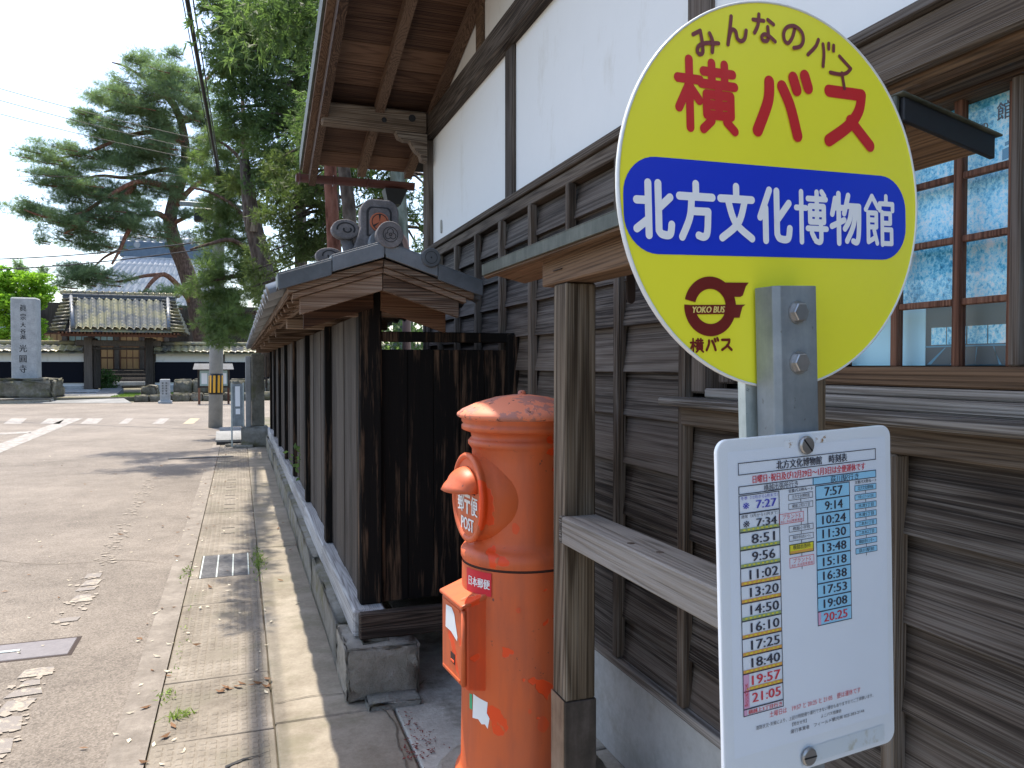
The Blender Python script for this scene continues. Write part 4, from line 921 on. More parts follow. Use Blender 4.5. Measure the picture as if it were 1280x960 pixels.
for i, ch in enumerate('北方文化博物館'): add_glyph(m, ch, -.745+i*.2505, -.098, .222, .300, (.040, .040, .040, .039, .031, .033, .028)[i], DL(.0006), lift=.00003)
m.build('museum_name', M['white'], dk)
m = MB(); add_glyph(m, '横', -.415, .480, .36, .36, .047, DL(.0002), lift=.00003); m.build('route_name', M['signred'], dk)
m = MB(); add_glyph(m, 'バ', .065, .470, .38, .375, .066, DL(.0002), lift=.00003); m.build('route_name', M['signred'], dk)
m = MB(); add_glyph(m, 'ス', .545, .462, .40, .37, .066, DL(.0002), lift=.00003)
m.build('route_name', M['signred'], dk)
m = MB()
for ch, a in zip('みんなのバス', (-29, -15.5, -2.7, 10.3, 23.3, 35.2)):
    t = R_(a); add_glyph(m, ch, .865*math.sin(t), .868*math.cos(t)-.008, .165, .165, .021, DL(.0002), rot=-t, lift=.00003)
m.build('slogan', M['plum'], dk)
# ring logo with bar and two wings
lx, ly, ro, ri = -.43, -.575, .160, .095
m = MB()
def arc(a0, a1, n=28):
    vs = []
    for k in range(n+1): a = R_(a0+(a1-a0)*k/n); vs += [D(lx+ri*math.cos(a), ly+.004+ri*.93*math.sin(a), .0003), D(lx+ro*math.cos(a), ly+.004+ro*.94*math.sin(a), .0003)]
    m.add(vs, [(2*k, 2*k+1, 2*k+3, 2*k+2) for k in range(n)])
arc(14, 166); arc(176, 376)
for q in ([(lx-.158, ly+.012), (lx+.10, ly+.012), (lx+.10, ly-.035), (lx-.155, ly-.035)],):
    m.add([D(a, b, .00045) for a, b in q], [(0, 1, 2, 3)])
m.add([D(a, b, .0006) for a, b in ((lx+.06, ly+.125), (lx+.245, ly+.125), (lx+.225, ly+.105), (lx+.205, ly+.06), (lx+.19, ly+.052), (lx+.08, ly+.052))], [(0, 1, 2, 3, 4, 5)])
m.add([D(a, b, .0007) for a, b in ((lx+.10, ly+.012), (lx+.22, ly+.012), (lx+.20, ly-.0), (lx+.18, ly-.055), (lx+.10, ly-.055))], [(0, 1, 2, 3, 4)])
m.build('ring_logo', M['maroon'], dk)
m = MB(); add_text(m, 'YOKO BUS', (lx-.110, lx+.090, ly-.028, ly+.004), DL(.0009), bold=.004, shear=.2); m.build('logo_writing', M['cream'], dk)
m = MB(); add_glyph(m, '横', lx-.080, -.765, .078, .072, .0100, DL(.0002), lift=.00003); add_glyph(m, 'バ', lx+.012, -.765, .078, .070, .0135, DL(.0002), lift=.00003); add_glyph(m, 'ス', lx+.105, -.765, .078, .070, .0135, DL(.0002), lift=.00003)
m.build('small_route_name', M['maroon'], dk)
# steel channel in front of the disc and rear post
cx = -.033; cw = .0355; ct = ZC-.121
m = MB(); m.prism([(cx-cw, -.004), (cx-cw, -.036), (cx-cw+.008, -.042), (cx+cw-.004, -.042), (cx+cw, -.038), (cx+cw, -.004), (cx+cw-.004, -.004), (cx+cw-.004, -.037), (cx-cw+.005, -.037), (cx-cw+.005, -.004)], 'z', 0, ct)
m.build('steel_channel', M['galv'], bs, bevel=.0012)
MB().box(cx-cw+.004, cx+cw-.004, -.036, -.006, ct-.004, ct-.001).build('channel_cap', M['galv'], bs)
MB().box(cx-.046, cx-.004, .0055, .020, 0, ZC-.05, .0).build('rear_post', M['galv_back'], bs)
def bolt(x, z, nm='hex_bolt'):
    b = MB().tube([(x, -.0425, z), (x, -.0450, z)], .0145, 24, smooth=False).build(nm, M['steel'], bs)
    MB().tube([(x, -.0450, z), (x, -.0505, z), (x, -.0515, z)], [.0125, .0125, .0112], 6, smooth=False).build('bolt_head', M['steel'], b)
bolt(cx-.001, ct-.034); bolt(cx-.001, ct-.098)
# timetable plate
tx0, tx1, tz0, tz1 = -.173, .116, 1.13, 1.565
py = -.052
def rrect(x0, x1, z0, z1, r): return [(cx_+r*math.cos(R_(a)), cz_+r*math.sin(R_(a))) for cx_, cz_, a0 in ((x1-r, z1-r, 0), (x0+r, z1-r, 90), (x0+r, z0+r, 180), (x1-r, z0+r, 270)) for a in range(a0, a0+91, 15)]
pt = MB().prism(rrect(tx0, tx1, tz0, tz1, .016), 'y', py, py+.006).build('timetable_plate', M['plate'], bs, bevel=.001)
MB().prism(rrect(tx0+.001, tx1-.001, tz0+.001, tz1-.001, .016), 'y', py-.0028, py-.0022).build('clear_cover', M['glass'], pt)
W_, H_ = tx1-tx0, tz1-tz0
def T(a, b, h=0): return (tx0+a*W_, py-.0010-h, tz1-b*H_)
def box2(mb, a0, a1, b0, b1, h=.0): mb.add([T(a0, b1, h), T(a1, b1, h), T(a1, b0, h), T(a0, b0, h)], [(0, 1, 2, 3)])
def frame2(mb, a0, a1, b0, b1, t=.0035, h=.0003):
    tb = t*W_/H_
    box2(mb, a0, a1, b0, b0+tb, h); box2(mb, a0, a1, b1-tb, b1, h); box2(mb, a0, a0+t, b0+tb, b1-tb, h); box2(mb, a1-t, a1, b0+tb, b1-tb, h)
m = MB(); box2(m, .055, .965, .035, .905, -.0006); m.build('paper_sheet', M['paper'], pt)
K = {k: MB() for k in ('ink', 'inkred', 'inkblue', 'cyan', 'green', 'orange', 'pyellow', 'pink')}
def txt(body, a0, a1, b0, b1, k='ink', bold=0): add_text(K[k], body, (a0, a1, 0, b1-b0), lambda x, y, h: T(x, b1-y, .0006+h), bold=bold)
frame2(K['ink'], .105, .90, .068, .103); txt('北方文化博物館　時刻表', .31, .72, .073, .098, bold=.002)
txt('日曜日･祝日及び12月29日～1月3日は全便運休です', .18, .83, .107, .130, 'inkred', .0015)
box2(K['cyan'], .515, .90, .134, .158); frame2(K['ink'], .105, .90, .134, .158); frame2(K['ink'], .105, .52, .134, .158)
txt('横越出張所行き', .24, .43, .137, .156); txt('荻川駅行き', .62, .79, .137, .156)
rows = ['7:27', '7:34', '8:51', '9:56', '11:02', '13:20', '14:50', '16:10', '17:25', '18:40', '19:57', '21:05']
bb = .160; hh = (.052, .053)+(.0505,)*10
for i, (tm, h) in enumerate(zip(rows, hh)):
    col = 'inkblue' if i == 0 else ('inkred' if i > 9 else 'ink'); a0 = .120 if i < 10 else .150
    frame2(K['ink'], .105, .325, bb, bb+h+.001)
    wd = .125 if len(tm) == 4 else .155
    if i < 2:
        txt('冬季（12月から2月まで）' if i == 0 else '通常（3月から11月まで）', .115, .315, bb+.004, bb+.014, col); txt('※', .125, .160, bb+.022, bb+.040, col); txt(tm, .195, .305, bb+.019, bb+.042, col, .003)
    else: txt(tm, .225-wd/2+.005, .225+wd/2+.005, bb+.009, bb+.036, col, .003)
    if 0 < i < 11:
        sc = 'green' if i in (1, 2, 3, 6) else 'orange'; box2(K[sc], a0-.01 if i > 9 else .110, .321, bb+h-.0105, bb+h-.001, .0002)
        for q in range(8): box2(K['pyellow'], .125+q*.024, .137+q*.024, bb+h-.008, bb+h-.004, .0004)
    if i > 9: box2(K['pink'], .108, .140, bb+.001, bb+h, .0002)
    bb += h
frame2(K['ink'], .105, .325, bb, bb+.021); txt('横越上3丁目行き', .130, .315, bb+.004, bb+.017, 'inkred', .001); box2(K['pink'], .108, .126, bb, bb+.019, .0002)
txt('土曜日運休', .113, .133, bb-.075, bb-.005, 'inkred')
bb = .160; col2 = ['7:57', '9:14', '10:24', '11:30', '13:48', '15:18', '16:38', '17:53', '19:08', '20:25']
for i, tm in enumerate(col2):
    h = .0418; box2(K['cyan'], .53, .735, bb, bb+h, 0); frame2(K['ink'], .53, .735, bb, bb+h+.001)
    wd = .105 if len(tm) == 4 else .14; txt(tm, .635-wd/2, .635+wd/2, bb+.008, bb+.034, 'ink' if i < 9 else 'inkred', .003)
    if i == 9: box2(K['pink'], .533, .550, bb+.001, bb+h-.001, .0002)
    bb += h
def route(x0, x1, items, fill=None):
    txt('主要バス停ルート', x0, x1, .160, .170, bold=.001); b = .175; prev = None
    for body, h, k, dx in items:
        if fill: box2(K[fill], x0, x1, b, b+h, .0)
        if k == 'pyellow': box2(K[k], x0, x1, b, b+h, .0); box2(K['orange'], x0+.006, x1-.006, b+h*.68, b+h-.003, .0002)
        if k == 'pyellow': frame2(K['ink'], x0, x1, b, b+h)
        else: frame2(K['inkred' if k == 'inkred' else 'ink'], x0-dx, x1-dx, b, b+h, .0022)
        two = h > .025; txt(body, x0+.02-dx, x1-.02-dx, b+.003, b+(h*.55 if two else h-.004), 'ink' if k == 'pyellow' else k)
        if two and k == 'inkred': txt('8:51 木は降車専用', x0+.01-dx, x1-.01-dx, b+h*.62, b+h-.003, k)
        box2(K['ink'], (x0+x1)/2-.001, (x0+x1)/2+.002, b+h, b+h+.0085, .0001); b += h+.009
route(.375, .515, [('北方文化博物館', .018, 'ink', 0), ('横越上町3丁目', .018, 'ink', 0), ('プラント5', .030, 'inkred', .055), ('横越小学校', .018, 'ink', 0), ('横越中学校(西ルート)', .018, 'ink', 0), ('横越出張所', .030, 'pyellow', 0), ('プラント5', .030, 'inkred', 0)])
box2(K['ink'], .482, .485, .22, .272, .0001)
route(.765, .90, [('北方文化博物館', .019, 'ink', 0), ('木津上スクールバス前', .0175, 'ink', 0), ('木津3丁目', .0185, 'ink', 0), ('木津5丁目', .0185, 'ink', 0), ('二本木1丁目', .0185, 'ink', 0), ('二本木2丁目', .0185, 'ink', 0), ('横越体育センター', .0185, 'ink', 0), ('荻川駅前', .0185, 'ink', 0)], 'cyan')
txt('土曜日は　19:57 と 20:25 と 21:05　便は運休です', .245, .78, .795, .812, 'inkred')
txt('道路状況･天候により、上記の時間通り運行できない場合もありますのでご了承願います。', .17, .86, .826, .838)
txt('【問合せ先】　　　　よこバス協議会', .37, .66, .846, .857); txt('運行事業者　フィールド観光㈱ 025-383-2144', .36, .80, .866, .878)
for k, q in K.items():
    if q.v: q.build('timetable_print', M[k], pt)
# grime and slotted screws
n_ = N('grimy clear film', .35); g = n_.ramp(n_.noise(n_.pos(rand=False), 34, 6, .7), [(.52, 0.), (.70, 1.)]); n_.color(n_.mix(g, (.68, .73, .76), (.42, .38, .24))); M['film'] = n_.m
n_ = N('rust spots on plate', .4); g = n_.ramp(n_.noise(n_.pos(rand=False), 170, 4, .7), [(.56, 0.), (.64, 1.)]); n_.color(n_.mix(g, (.82, .85, .88), (.38, .22, .10))); M['rust_plate'] = n_.m
m = MB(); box2(m, .36, .42, .018, .040, -.0004); m.build('rust_spots', M['rust_plate'], pt); m = MB(); box2(m, .54, .60, .012, .034, -.0004); m.build('rust_spots', M['rust_plate'], pt)
m = MB(); box2(m, .42, .93, .935, .985, -.0004); m.build('grime_patch', M['film'], pt)
for (a, b) in ((.475, .036), (.455, .958)):
    p = T(a, b); s_ = MB().tube([(p[0], py-.0030, p[2]), (p[0], py-.0050, p[2]), (p[0], py-.0070, p[2])], [.0118, .0118, .0100], 28).build('slotted_screw', M['steel'], bs)
    q = MB(); t = R_(-50 if b < .5 else -2); dx, dz = .0105*math.cos(t), .0105*math.sin(t); nx, nz = -math.sin(t)*.0012, math.cos(t)*.0012
    q.add([(p[0]+sx*dx+sn*nx, py-.00715, p[2]+sx*dz+sn*nz) for sx, sn in ((-1, -1), (1, -1), (1, 1), (-1, 1))], [(0, 1, 2, 3)]).build('screw_slot', M['dark_line'], s_)

# ================================================================== STREET CORNER: pole, cables, notice stand, ramp
up = thing('utility_pole', 'grey concrete utility pole with yellow and black striped band at the street corner', 'utility pole', (-.52, 19.3, 0))
MB().tube([(-.54, 19.3, 0), (-.50, 19.3, 2.2), (-.41, 19.3, 5.0), (-.40, 19.3, 5.7)], [.158, .148, .128, .125], 28).build('pole_shaft', M['pole'], up)
lean = .0
bz0, bz1 = .78, 1.26
MB().tube([(-.526, 19.3, bz0), (-.517, 19.3, bz1)], .160, 28).build('warning_band', M['stripe_k'], up)
for k in range(6):
    a0 = math.pi*1.5-.60+k*.62-1.0
    vs = []; n = 4
    for z, cxx in ((bz0+.04, -.5255), (bz1-.04, -.5175)):
        for i in range(n+1): a = a0+.33*i/n; vs.append((cxx+.1625*math.cos(a), 19.3+.1625*math.sin(a), z))
    MB().add(vs, [(i, i+1, n+2+i, n+1+i) for i in range(n)], True).build('yellow_stripe', M['stripe_y'], up)
for z in (2.1, 3.4): MB().tube([(-.50+.02*z-.02, 19.3, z), (-.50+.02*z-.02, 19.3, z+.03)], .155, 24).build('pole_strap', M['galv'], up)
board('cross_arm', -1.25, .1, 19.12, 19.20, 5.1, 5.2, M['galv'], up, .01)
board('equipment_box', -.95, -.55, 19.0, 19.22, 4.75, 5.05, M['black_metal'], up, .02)
def cable(name, pts, r, label, group=None, n=6, sag=0, mat='cable'):
    P = []
    a, b = Vector(pts[0]), Vector(pts[-1])
    for k in range(25): t = k/24; q = a.lerp(b, t); q.z -= sag*4*t*(1-t); P.append(q)
    return MB().tube(P, r, n).build(name, M[mat], None, label, cat='cable', group=group)
cable('overhead_cable', [(-.36, 19.1, 5.55), (-.80, 2, 6.75)], .030, 'thick black bundled cable rising overhead from the corner pole', sag=.12, n=8)
cable('overhead_cable', [(-.36, 19.1, 5.75), (-.74, 2, 6.95)], .010, 'thin black cable strung just above the thick bundle', sag=.03)
cable('overhead_cable', [(-.40, 19.1, 5.55), (-.84, 2, 6.85)], .007, 'thin black cable looping loosely beside the thick bundle', sag=.25)
m = MB()
for k in range(60):
    t = k/59; q = Vector((-.36, 19.1, 5.55)).lerp(Vector((-.78, 2, 6.75)), t); q.z -= .12*4*t*(1-t); s_ = .03*math.sin(k*1.7)
    m.tube([q+Vector((s_, 0, .02)), q+Vector((-s_, .16, -.035))], .006, 4)
m.build('cable_ties', M['cable'], None, 'black lashing turns wound along the thick bundled cable', cat='cable lashing', kind='stuff')
wires = [(107, 160, 190, 150, 'highest thin wire crossing the pale sky on the left', .010), (122, 170, 210, 163, 'second thin wire below the highest one across the sky', .010),
         (140, 160, 220, 175, 'third thin wire crossing the sky above the pine branches', .010)]
for v0, um, um2, v1, lab, r in wires:
    a = PY(-60, v0-14, 27); b = PY(300, v1+35, 24); cable('overhead_wire', [a, b], r, lab, 'thin wires across the sky', sag=.1)
for v0, v1, lab in ((322, 303, 'black service cable sagging low in front of the pine'), (336, 312, 'lowest black service cable just above the gate roof')):
    cable('overhead_wire', [PY(-60, v0+3, 26), PY(283, v1-5, 19.6)], .016, lab, 'thin wires across the sky', sag=.12)
cable('overhead_wire', [PY(-60, 219, 30), PY(290, 218, 24)], .008, 'faint level wire halfway up the left of the pine', 'thin wires across the sky', sag=.05)
ns = thing('notice_stand', 'narrow pale metal notice stand with two papers beside the fence end', 'notice stand', (-.05, 14.6, 0))
for x in (-.135, .065): board('stand_leg', x-.014, x+.014, 14.59, 14.62, 0, 1.14, M['galv_back'], ns, .003)
board('notice_board', -.125, .055, 14.594, 14.612, .36, 1.12, M['galv'], ns, .003)
board('notice_paper', -.075, .005, 14.588, 14.593, .72, 1.08, M['white'], ns, 0); board('notice_paper', -.07, .005, 14.588, 14.593, .58, .68, M['white'], ns, 0)
for y in (14.35, 14.65): board('stand_foot', -.25 if y > 14.5 else -.12, .05 if y > 14.5 else .22, y, y+.07, 0, .045, M['stone'], ns, .008)
rp = thing('kerb_ramp', 'two pale curved kerb ramp pieces with black undersides by the notice stand', 'kerb ramp', (-.35, 15.2, 0))
for k, (ya, xx) in enumerate(((15.0, -.42), (16.0, -.38))):
    pr = [(ya+.75*t, .02+.19*math.sin(math.pi*(.12+.55*t))) for t in [i/8 for i in range(9)]]
    MB().prism([(a, b-.035) for a, b in pr]+[(a, b) for a, b in pr[::-1]], 'x', xx, xx+.62, smooth=False).build('ramp_top', M['paving'], rp)
    MB().prism([(ya, 0)]+[(a, b-.036) for a, b in pr[::-1]][::-1]+[(ya+.75, 0)], 'x', xx+.015, xx+.60).build('ramp_side', M['black_metal'], rp)
# corner lot behind the fence
MB().box(.50, 40, 15.2, 22.4, -.25, .02).build('corner_lot', M['soil'], kind='structure')
# ================================================================== TEMPLE ACROSS THE STREET
YG = 40.; ZG = .30
MB().box(-60, 40, 35.0, 60, -.25, .16).build('temple_ground', M['soil'], kind='structure')
MB().hexa([tuple(PZ(u, v, 0))[:2]+(-.1,) for u, v in ((50, 504), (165, 504), (160, 489.5), (118, 489.5))]+[(*tuple(PZ(50, 504, 0))[:2], .01), (*tuple(PZ(165, 504, 0))[:2], .01), (-5.6, 39.4, .33), (-8.6, 39.4, .33)]).build('temple_path', M['paving'], kind='structure')
pth = bpy.data.objects['temple_path']
for i in range(3):
    for j in range(4):
        y0_ = 34.6+j*1.15; x0_ = -9.2+.15*j+i*1.25
        board('paving_slab', x0_, x0_+1.22, y0_, y0_+1.12, -.02, .05+.085*j, M['paving'], pth, .02)
st_ = thing('temple_steps', 'low grey stone steps with sloping side ramps before the temple gate', 'steps', (-6.6, 38.6, 0))
for k in range(3): board('step', -7.4, -5.9, 37.6+.45*k, 39.4, .17+.06*k-.1, .25+.06*k, M['granite'], st_, .01)
for x in (-8.3, -5.88): MB().hexa([(x, 37.2, .0), (x+.85, 37.2, .0), (x+.85, 39.3, .0), (x, 39.3, .0), (x, 37.2, .20), (x+.85, 37.2, .20), (x+.85, 39.3, .42), (x, 39.3, .42)]).build('side_ramp', M['paving'], st_)
gr_ = thing('grass_patch', '', '', (0, 0, 0)); bpy.data.objects.remove(gr_)
V = []; 
for _ in range(9000):
    x, y = rng.uniform(-11.0, -8.6), rng.uniform(35.2, 39.6); h = rng.uniform(.03, .08); a = rng.uniform(0, 6.28); d = .03
    V += [(x-d*math.cos(a), y-d*math.sin(a), .16), (x+d*math.cos(a), y+d*math.sin(a), .16), (x+rng.uniform(-.05, .05), y, .16+h)]
for _ in range(9000):
    x, y = rng.uniform(-5.0, .5), rng.uniform(35.2, 39.6); h = rng.uniform(.02, .06); a = rng.uniform(0, 6.28); d = .03
    V += [(x-d*math.cos(a), y-d*math.sin(a), .16), (x+d*math.cos(a), y+d*math.sin(a), .16), (x+rng.uniform(-.05, .05), y, .16+h)]
npmesh('grass', V, np.arange(len(V)), M['grass'], k=3, label='short green grass on the temple forecourt', cat='grass', kind='stuff')
# generic wavy roof slope (real tile relief, joined)
def tile_slope(name, x0, x1, yb, zb, yt, zt, mat, parent, pitch=.28, course=.30, x0t=None, x1t=None, amp=.05, step=.04, back=True):
    x0t = x0 if x0t is None else x0t; x1t = x1 if x1t is None else x1t
    L = math.hypot(yt-yb, zt-zb); nc = max(1, int(round(L/course))); nxp = int((x1-x0)/pitch*6)
    V = []; Fq = []
    for j in range(nc):
        for e in (0, 1):
            t = (j+e)/nc; y = yb+(yt-yb)*t; z = zb+(zt-zb)*t
            xs = np.linspace(x0+(x0t-x0)*t, x1+(x1t-x1)*t, nxp+1); ph = (np.linspace(x0, x1, nxp+1)-x0)/pitch*2*np.pi
            zz_ = z+amp*(.5*np.sin(ph)+.25*np.sin(2*ph+.6))+(step if e == 0 else 0)
            for a, b in zip(xs, zz_): V.append((a, y, b))
        q = j*2*(nxp+1)
        for i in range(nxp): Fq.append((q+i, q+i+1, q+nxp+1+i+1, q+nxp+1+i))
        if j:
            p = q-(nxp+1)
            for i in range(nxp): Fq.append((p+i, p+i+1, q+i+1, q+i))
    # underside closes the slope
    k = len(V); V += [(x0, yb, zb-.08), (x1, yb, zb-.08), (x1t, yt, zt-.08), (x0t, yt, zt-.08)]; Fq.append((k, k+3, k+2, k+1))
    return npmesh(name, V, Fq, mat, parent, kind='stuff')
def walltile(px0, px1, lab, nm='temple_wall'):
    x0_, x1_ = px0, px1; t = thing(nm, lab, 'wall', (x0_, YG, 0))
    board('stone_base', x0_, x1_, YG-.2, YG+.25, .1, .52, M['granite'], t, .02)
    board('base_course', x0_, x1_, YG-.24, YG+.2, .10, .30, M['stone'], t, .02)
    board('wall_core', x0_, x1_, YG-.1, YG+.2, .52, 2.02, M['wall_white'], t, 0)
    n = max(1, int((x1_-x0_)/1.9))
    for k in range(n):
        a = x0_+(x1_-x0_)*k/n; b = x0_+(x1_-x0_)*(k+1)/n
        board('tarred_board', a+.01, b-.01, YG-.16, YG-.105, .66, 1.62, M['black_board'], t, .01)
        board('wall_post', a-.04, a+.06, YG-.15, YG-.10, 1.63, 2.02, M['gate_wood'], t, .01)
    tile_slope('cap_tiles', x0_, x1_, YG-.55, 2.08, YG+.05, 2.42, M['kawara_moss'], t, .3, .22)
    tile_slope('cap_tiles', x0_, x1_, YG+.65, 2.08, YG+.05, 2.42, M['kawara_moss'], t, .3, .22)
    MB().tube([(x0_, YG+.05, 2.50), (x1_, YG+.05, 2.50)], .10, 10).build('ridge_tile', M['kawara_moss'], t)
gxl, gxr = PY(112, 480, YG).x, PY(188, 480, YG).x
walltile(-26, gxl-.2, 'tiled temple wall of black boards and white plaster left of the gate')
walltile(gxr+.2, gxr+3.2, 'short tiled temple wall joining the right side of the gate')
walltile(gxr+3.25, 12, 'tiled temple wall of black boards behind the notice board on the right')
# gate
gt_ = thing('temple_gate', 'old temple gate with mossy tiled hip roof and dark timber posts', 'gate', ((gxl+gxr)/2, YG, .3))
for x, w_ in ((gxl, .17), (gxr, .17)):
    board('gate_post', x-w_, x+w_, YG-.35, YG-.05, .30, 2.75, M['gate_wood'], gt_, .02); board('gate_post', x-w_*.8, x+w_*.8, YG+1.2, YG+1.5, .30, 2.75, M['gate_wood'], gt_, .02)
    board('post_base', x-w_-.05, x+w_+.05, YG-.4, YG, .2, .36, M['granite'], gt_, .02)
board('gate_door_leaf', gxl+.20, gxl+.30, YG-.2, YG+1.1, .4, 2.5, M['gate_wood'], gt_, .01)
board('gate_lintel', gxl-.5, gxr+.5, YG-.3, YG-.08, 2.36, 2.62, M['gate_wood'], gt_, .02); board('gate_lintel', gxl-.3, gxr+.3, YG-.22, YG-.1, 2.18, 2.30, M['gate_wood'], gt_, .02)
ex0, ex1 = PY(63, 414, YG-1.5).x, PY(231, 414, YG-1.5).x; rx0, rx1 = PY(79, 372, YG+.3).x, PY(218, 372, YG+.3).x
ze = PY(150, 413, YG-1.5).z; zr_ = PY(150, 374, YG+.4).z
board('eave_beam', ex0+.35, ex1-.35, YG-1.3, YG-1.15, ze-.28, ze-.14, M['gate_red'], gt_, .01)
for k in range(34):
    x = ex0+.3+(ex1-ex0-.6)*k/33; board('eave_rafter', x-.035, x+.035, YG-1.42, YG-.2, ze-.16, ze-.08, M['gate_red'], gt_, 0)
rfg = MB().hexa([(ex0+.1, YG-1.4, ze-.10), (ex1-.1, YG-1.4, ze-.10), (ex1-.1, YG+2.4, ze-.10), (ex0+.1, YG+2.4, ze-.10), (rx0, YG+.4, zr_-.2), (rx1, YG+.4, zr_-.2), (rx1, YG+.6, zr_-.2), (rx0, YG+.6, zr_-.2)]).build('gate_roof', M['gate_wood'], gt_)
W[rfg] = W[rfg]
xi0, xi1 = ex0+.75, ex1-.55
tile_slope('roof_tiles', xi0, xi1, YG-1.5, ze, YG+.4, zr_, M['kawara_moss'], rfg, .29, .25, x0t=rx0+.2, x1t=rx1-.2, amp=.11, step=.12)
tile_slope('roof_tiles', xi0, xi1, YG+2.5, ze, YG+.6, zr_, M['kawara_moss'], rfg, .275, .27, x0t=rx0+.2, x1t=rx1-.2, amp=.07)
m = MB()                                          # hip sides: stepped courses
nst = 9
for sgn, xe, xr in ((-1, ex0, rx0), (1, ex1, rx1)):
    for k in range(nst):
        t0_, t1_ = k/nst, (k+1)/nst+.03
        xa, xb = xe+(xr-xe)*t0_, xe+(xr-xe)*t0_+sgn*-.55
        ya0, ya1 = YG-1.5+1.9*t0_, YG+2.5-1.9*t0_; z = ze+(zr_-ze)*t0_
        x_0, x_1 = sorted((xa, xb+sgn*0)); m.box(x_0, x_1, ya0, ya1, z-.03, z+.10)
        for q in range(2): m.tube([(xa+sgn*.02, ya0-.03+.0*q, z+.06), (xa-sgn*.6, ya0-.03, z+.14)], .06, 6)
m.build('hip_tiles', M['kawara_moss'], rfg, kind='stuff')
for k in range(2): MB().box(rx0-.05, rx1+.05, YG+.32, YG+.68, zr_-.02+.12*k, zr_+.085+.12*k, .01).build('ridge_course', M['kawara'], rfg)
m = MB(); x = rx0-.15
while x < rx1+.1: m.tube([(x, YG+.5, zr_+.24), (x+.24, YG+.5, zr_+.26), (x+.25, YG+.5, zr_+.30)], [.10, .13, .14], 8); x += .265
m.build('ridge_tiles', M['kawara_moss'], rfg, kind='stuff')
for x in (xi0+.12, xi1-.12): MB().tube([(x, YG-1.5, ze+.12), (rx0+.3 if x < (xi0+xi1)/2 else rx1-.3, YG+.4, zr_+.12)], .085, 8).build('descending_ridge', M['kawara'], rfg)
# hall building seen through the gate and the great roof behind
YH = 52.
hl = thing('temple_hall', 'large temple hall with broad pale tiled roof and blue grey ridge', 'temple hall', (-9, YH, .3))
hx0, hx1 = -22., 8.
board('hall_floor', hx0, hx1, YH-1, YH+1, .3, 1.25, M['dark_in'], hl, 0)
board('hall_wall', hx0, hx1, YH+.2, YH+.5, 1.0, 5.2, M['gate_wood'], hl, 0)
for k in range(4): board('hall_step', -8.6, -5.2, YH-2.8+.42*k, YH-1, .30+.0*k, .52+.22*k, M['granite'] if k == 0 else M['gate_wood'], hl, .02)
for x in [-11.1+1.38*k for k in range(9)]: board('hall_pillar', x-.13, x+.13, YH-.4, YH-.15, .5, 4.6, M['gate_wood'], hl, .02)
xs = [-10.9, -9.6, -8.25, -6.85, -5.5]
for k in range(5):
    x = xs[k]; sc_ = MB().box(x, x+1.12, YH+.05, YH+.12, 1.1, 3.4).build('hall_screen', M['muntin'], hl)
    for r in range(3):
        for c_ in range(3): board('screen_pane', x+.07+c_*.34, x+.07+c_*.34+.29, YH+.03, YH+.048, 1.25+r*.72, 1.25+r*.72+.62, M['hallpane'] if (k in (1, 2) and r == 2) else M['shoji'], sc_, 0)
for z in (1.55, 1.85): board('hall_railing', -11.2, -8.7, YH-1.1, YH-1.02, z, z+.07, M['gate_wood'], hl, 0)
YR = 62.; zR = PY(200, 323, YR).z; zE = PY(150, 413, YR-8).z
e0, e1 = PY(52, 400, YR-8).x, PY(300, 400, YR-8).x; r0, r1 = PY(156, 323, YR).x, PY(262, 323, YR).x
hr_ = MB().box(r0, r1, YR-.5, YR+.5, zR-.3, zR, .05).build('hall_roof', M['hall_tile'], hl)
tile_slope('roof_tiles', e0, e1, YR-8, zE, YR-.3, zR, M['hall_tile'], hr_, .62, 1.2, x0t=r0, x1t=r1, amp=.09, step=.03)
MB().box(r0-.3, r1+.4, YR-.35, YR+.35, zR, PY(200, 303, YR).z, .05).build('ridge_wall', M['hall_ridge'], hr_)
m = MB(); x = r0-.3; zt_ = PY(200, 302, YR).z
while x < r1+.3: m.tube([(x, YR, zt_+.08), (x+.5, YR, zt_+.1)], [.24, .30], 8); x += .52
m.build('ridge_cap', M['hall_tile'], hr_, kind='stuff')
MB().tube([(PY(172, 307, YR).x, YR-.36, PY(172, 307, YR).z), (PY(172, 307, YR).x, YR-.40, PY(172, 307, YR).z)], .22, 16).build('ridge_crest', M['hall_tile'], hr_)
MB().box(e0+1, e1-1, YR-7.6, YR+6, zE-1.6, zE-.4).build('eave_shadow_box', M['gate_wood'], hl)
sb = thing('side_house', 'grey tiled house roof seen above the wall left of the gate', 'house', (-15, 50, .2))
MB().box(-17.6, -12.1, 50, 54, .2, 3.3).build('house_wall', M['plaster_old'], sb); board('house_window', -14.6, -13.2, 49.95, 49.99, 2.0, 2.9, M['dark_in'], sb, 0)
tile_slope('roof_tiles', -18, -11.6, 49.2, 3.3, 52, 4.9, M['hall_ridge'], sb, .4, .4)
tile_slope('roof_tiles', -18, -11.6, 54.8, 3.3, 52, 4.9, M['hall_ridge'], sb, .4, .4)
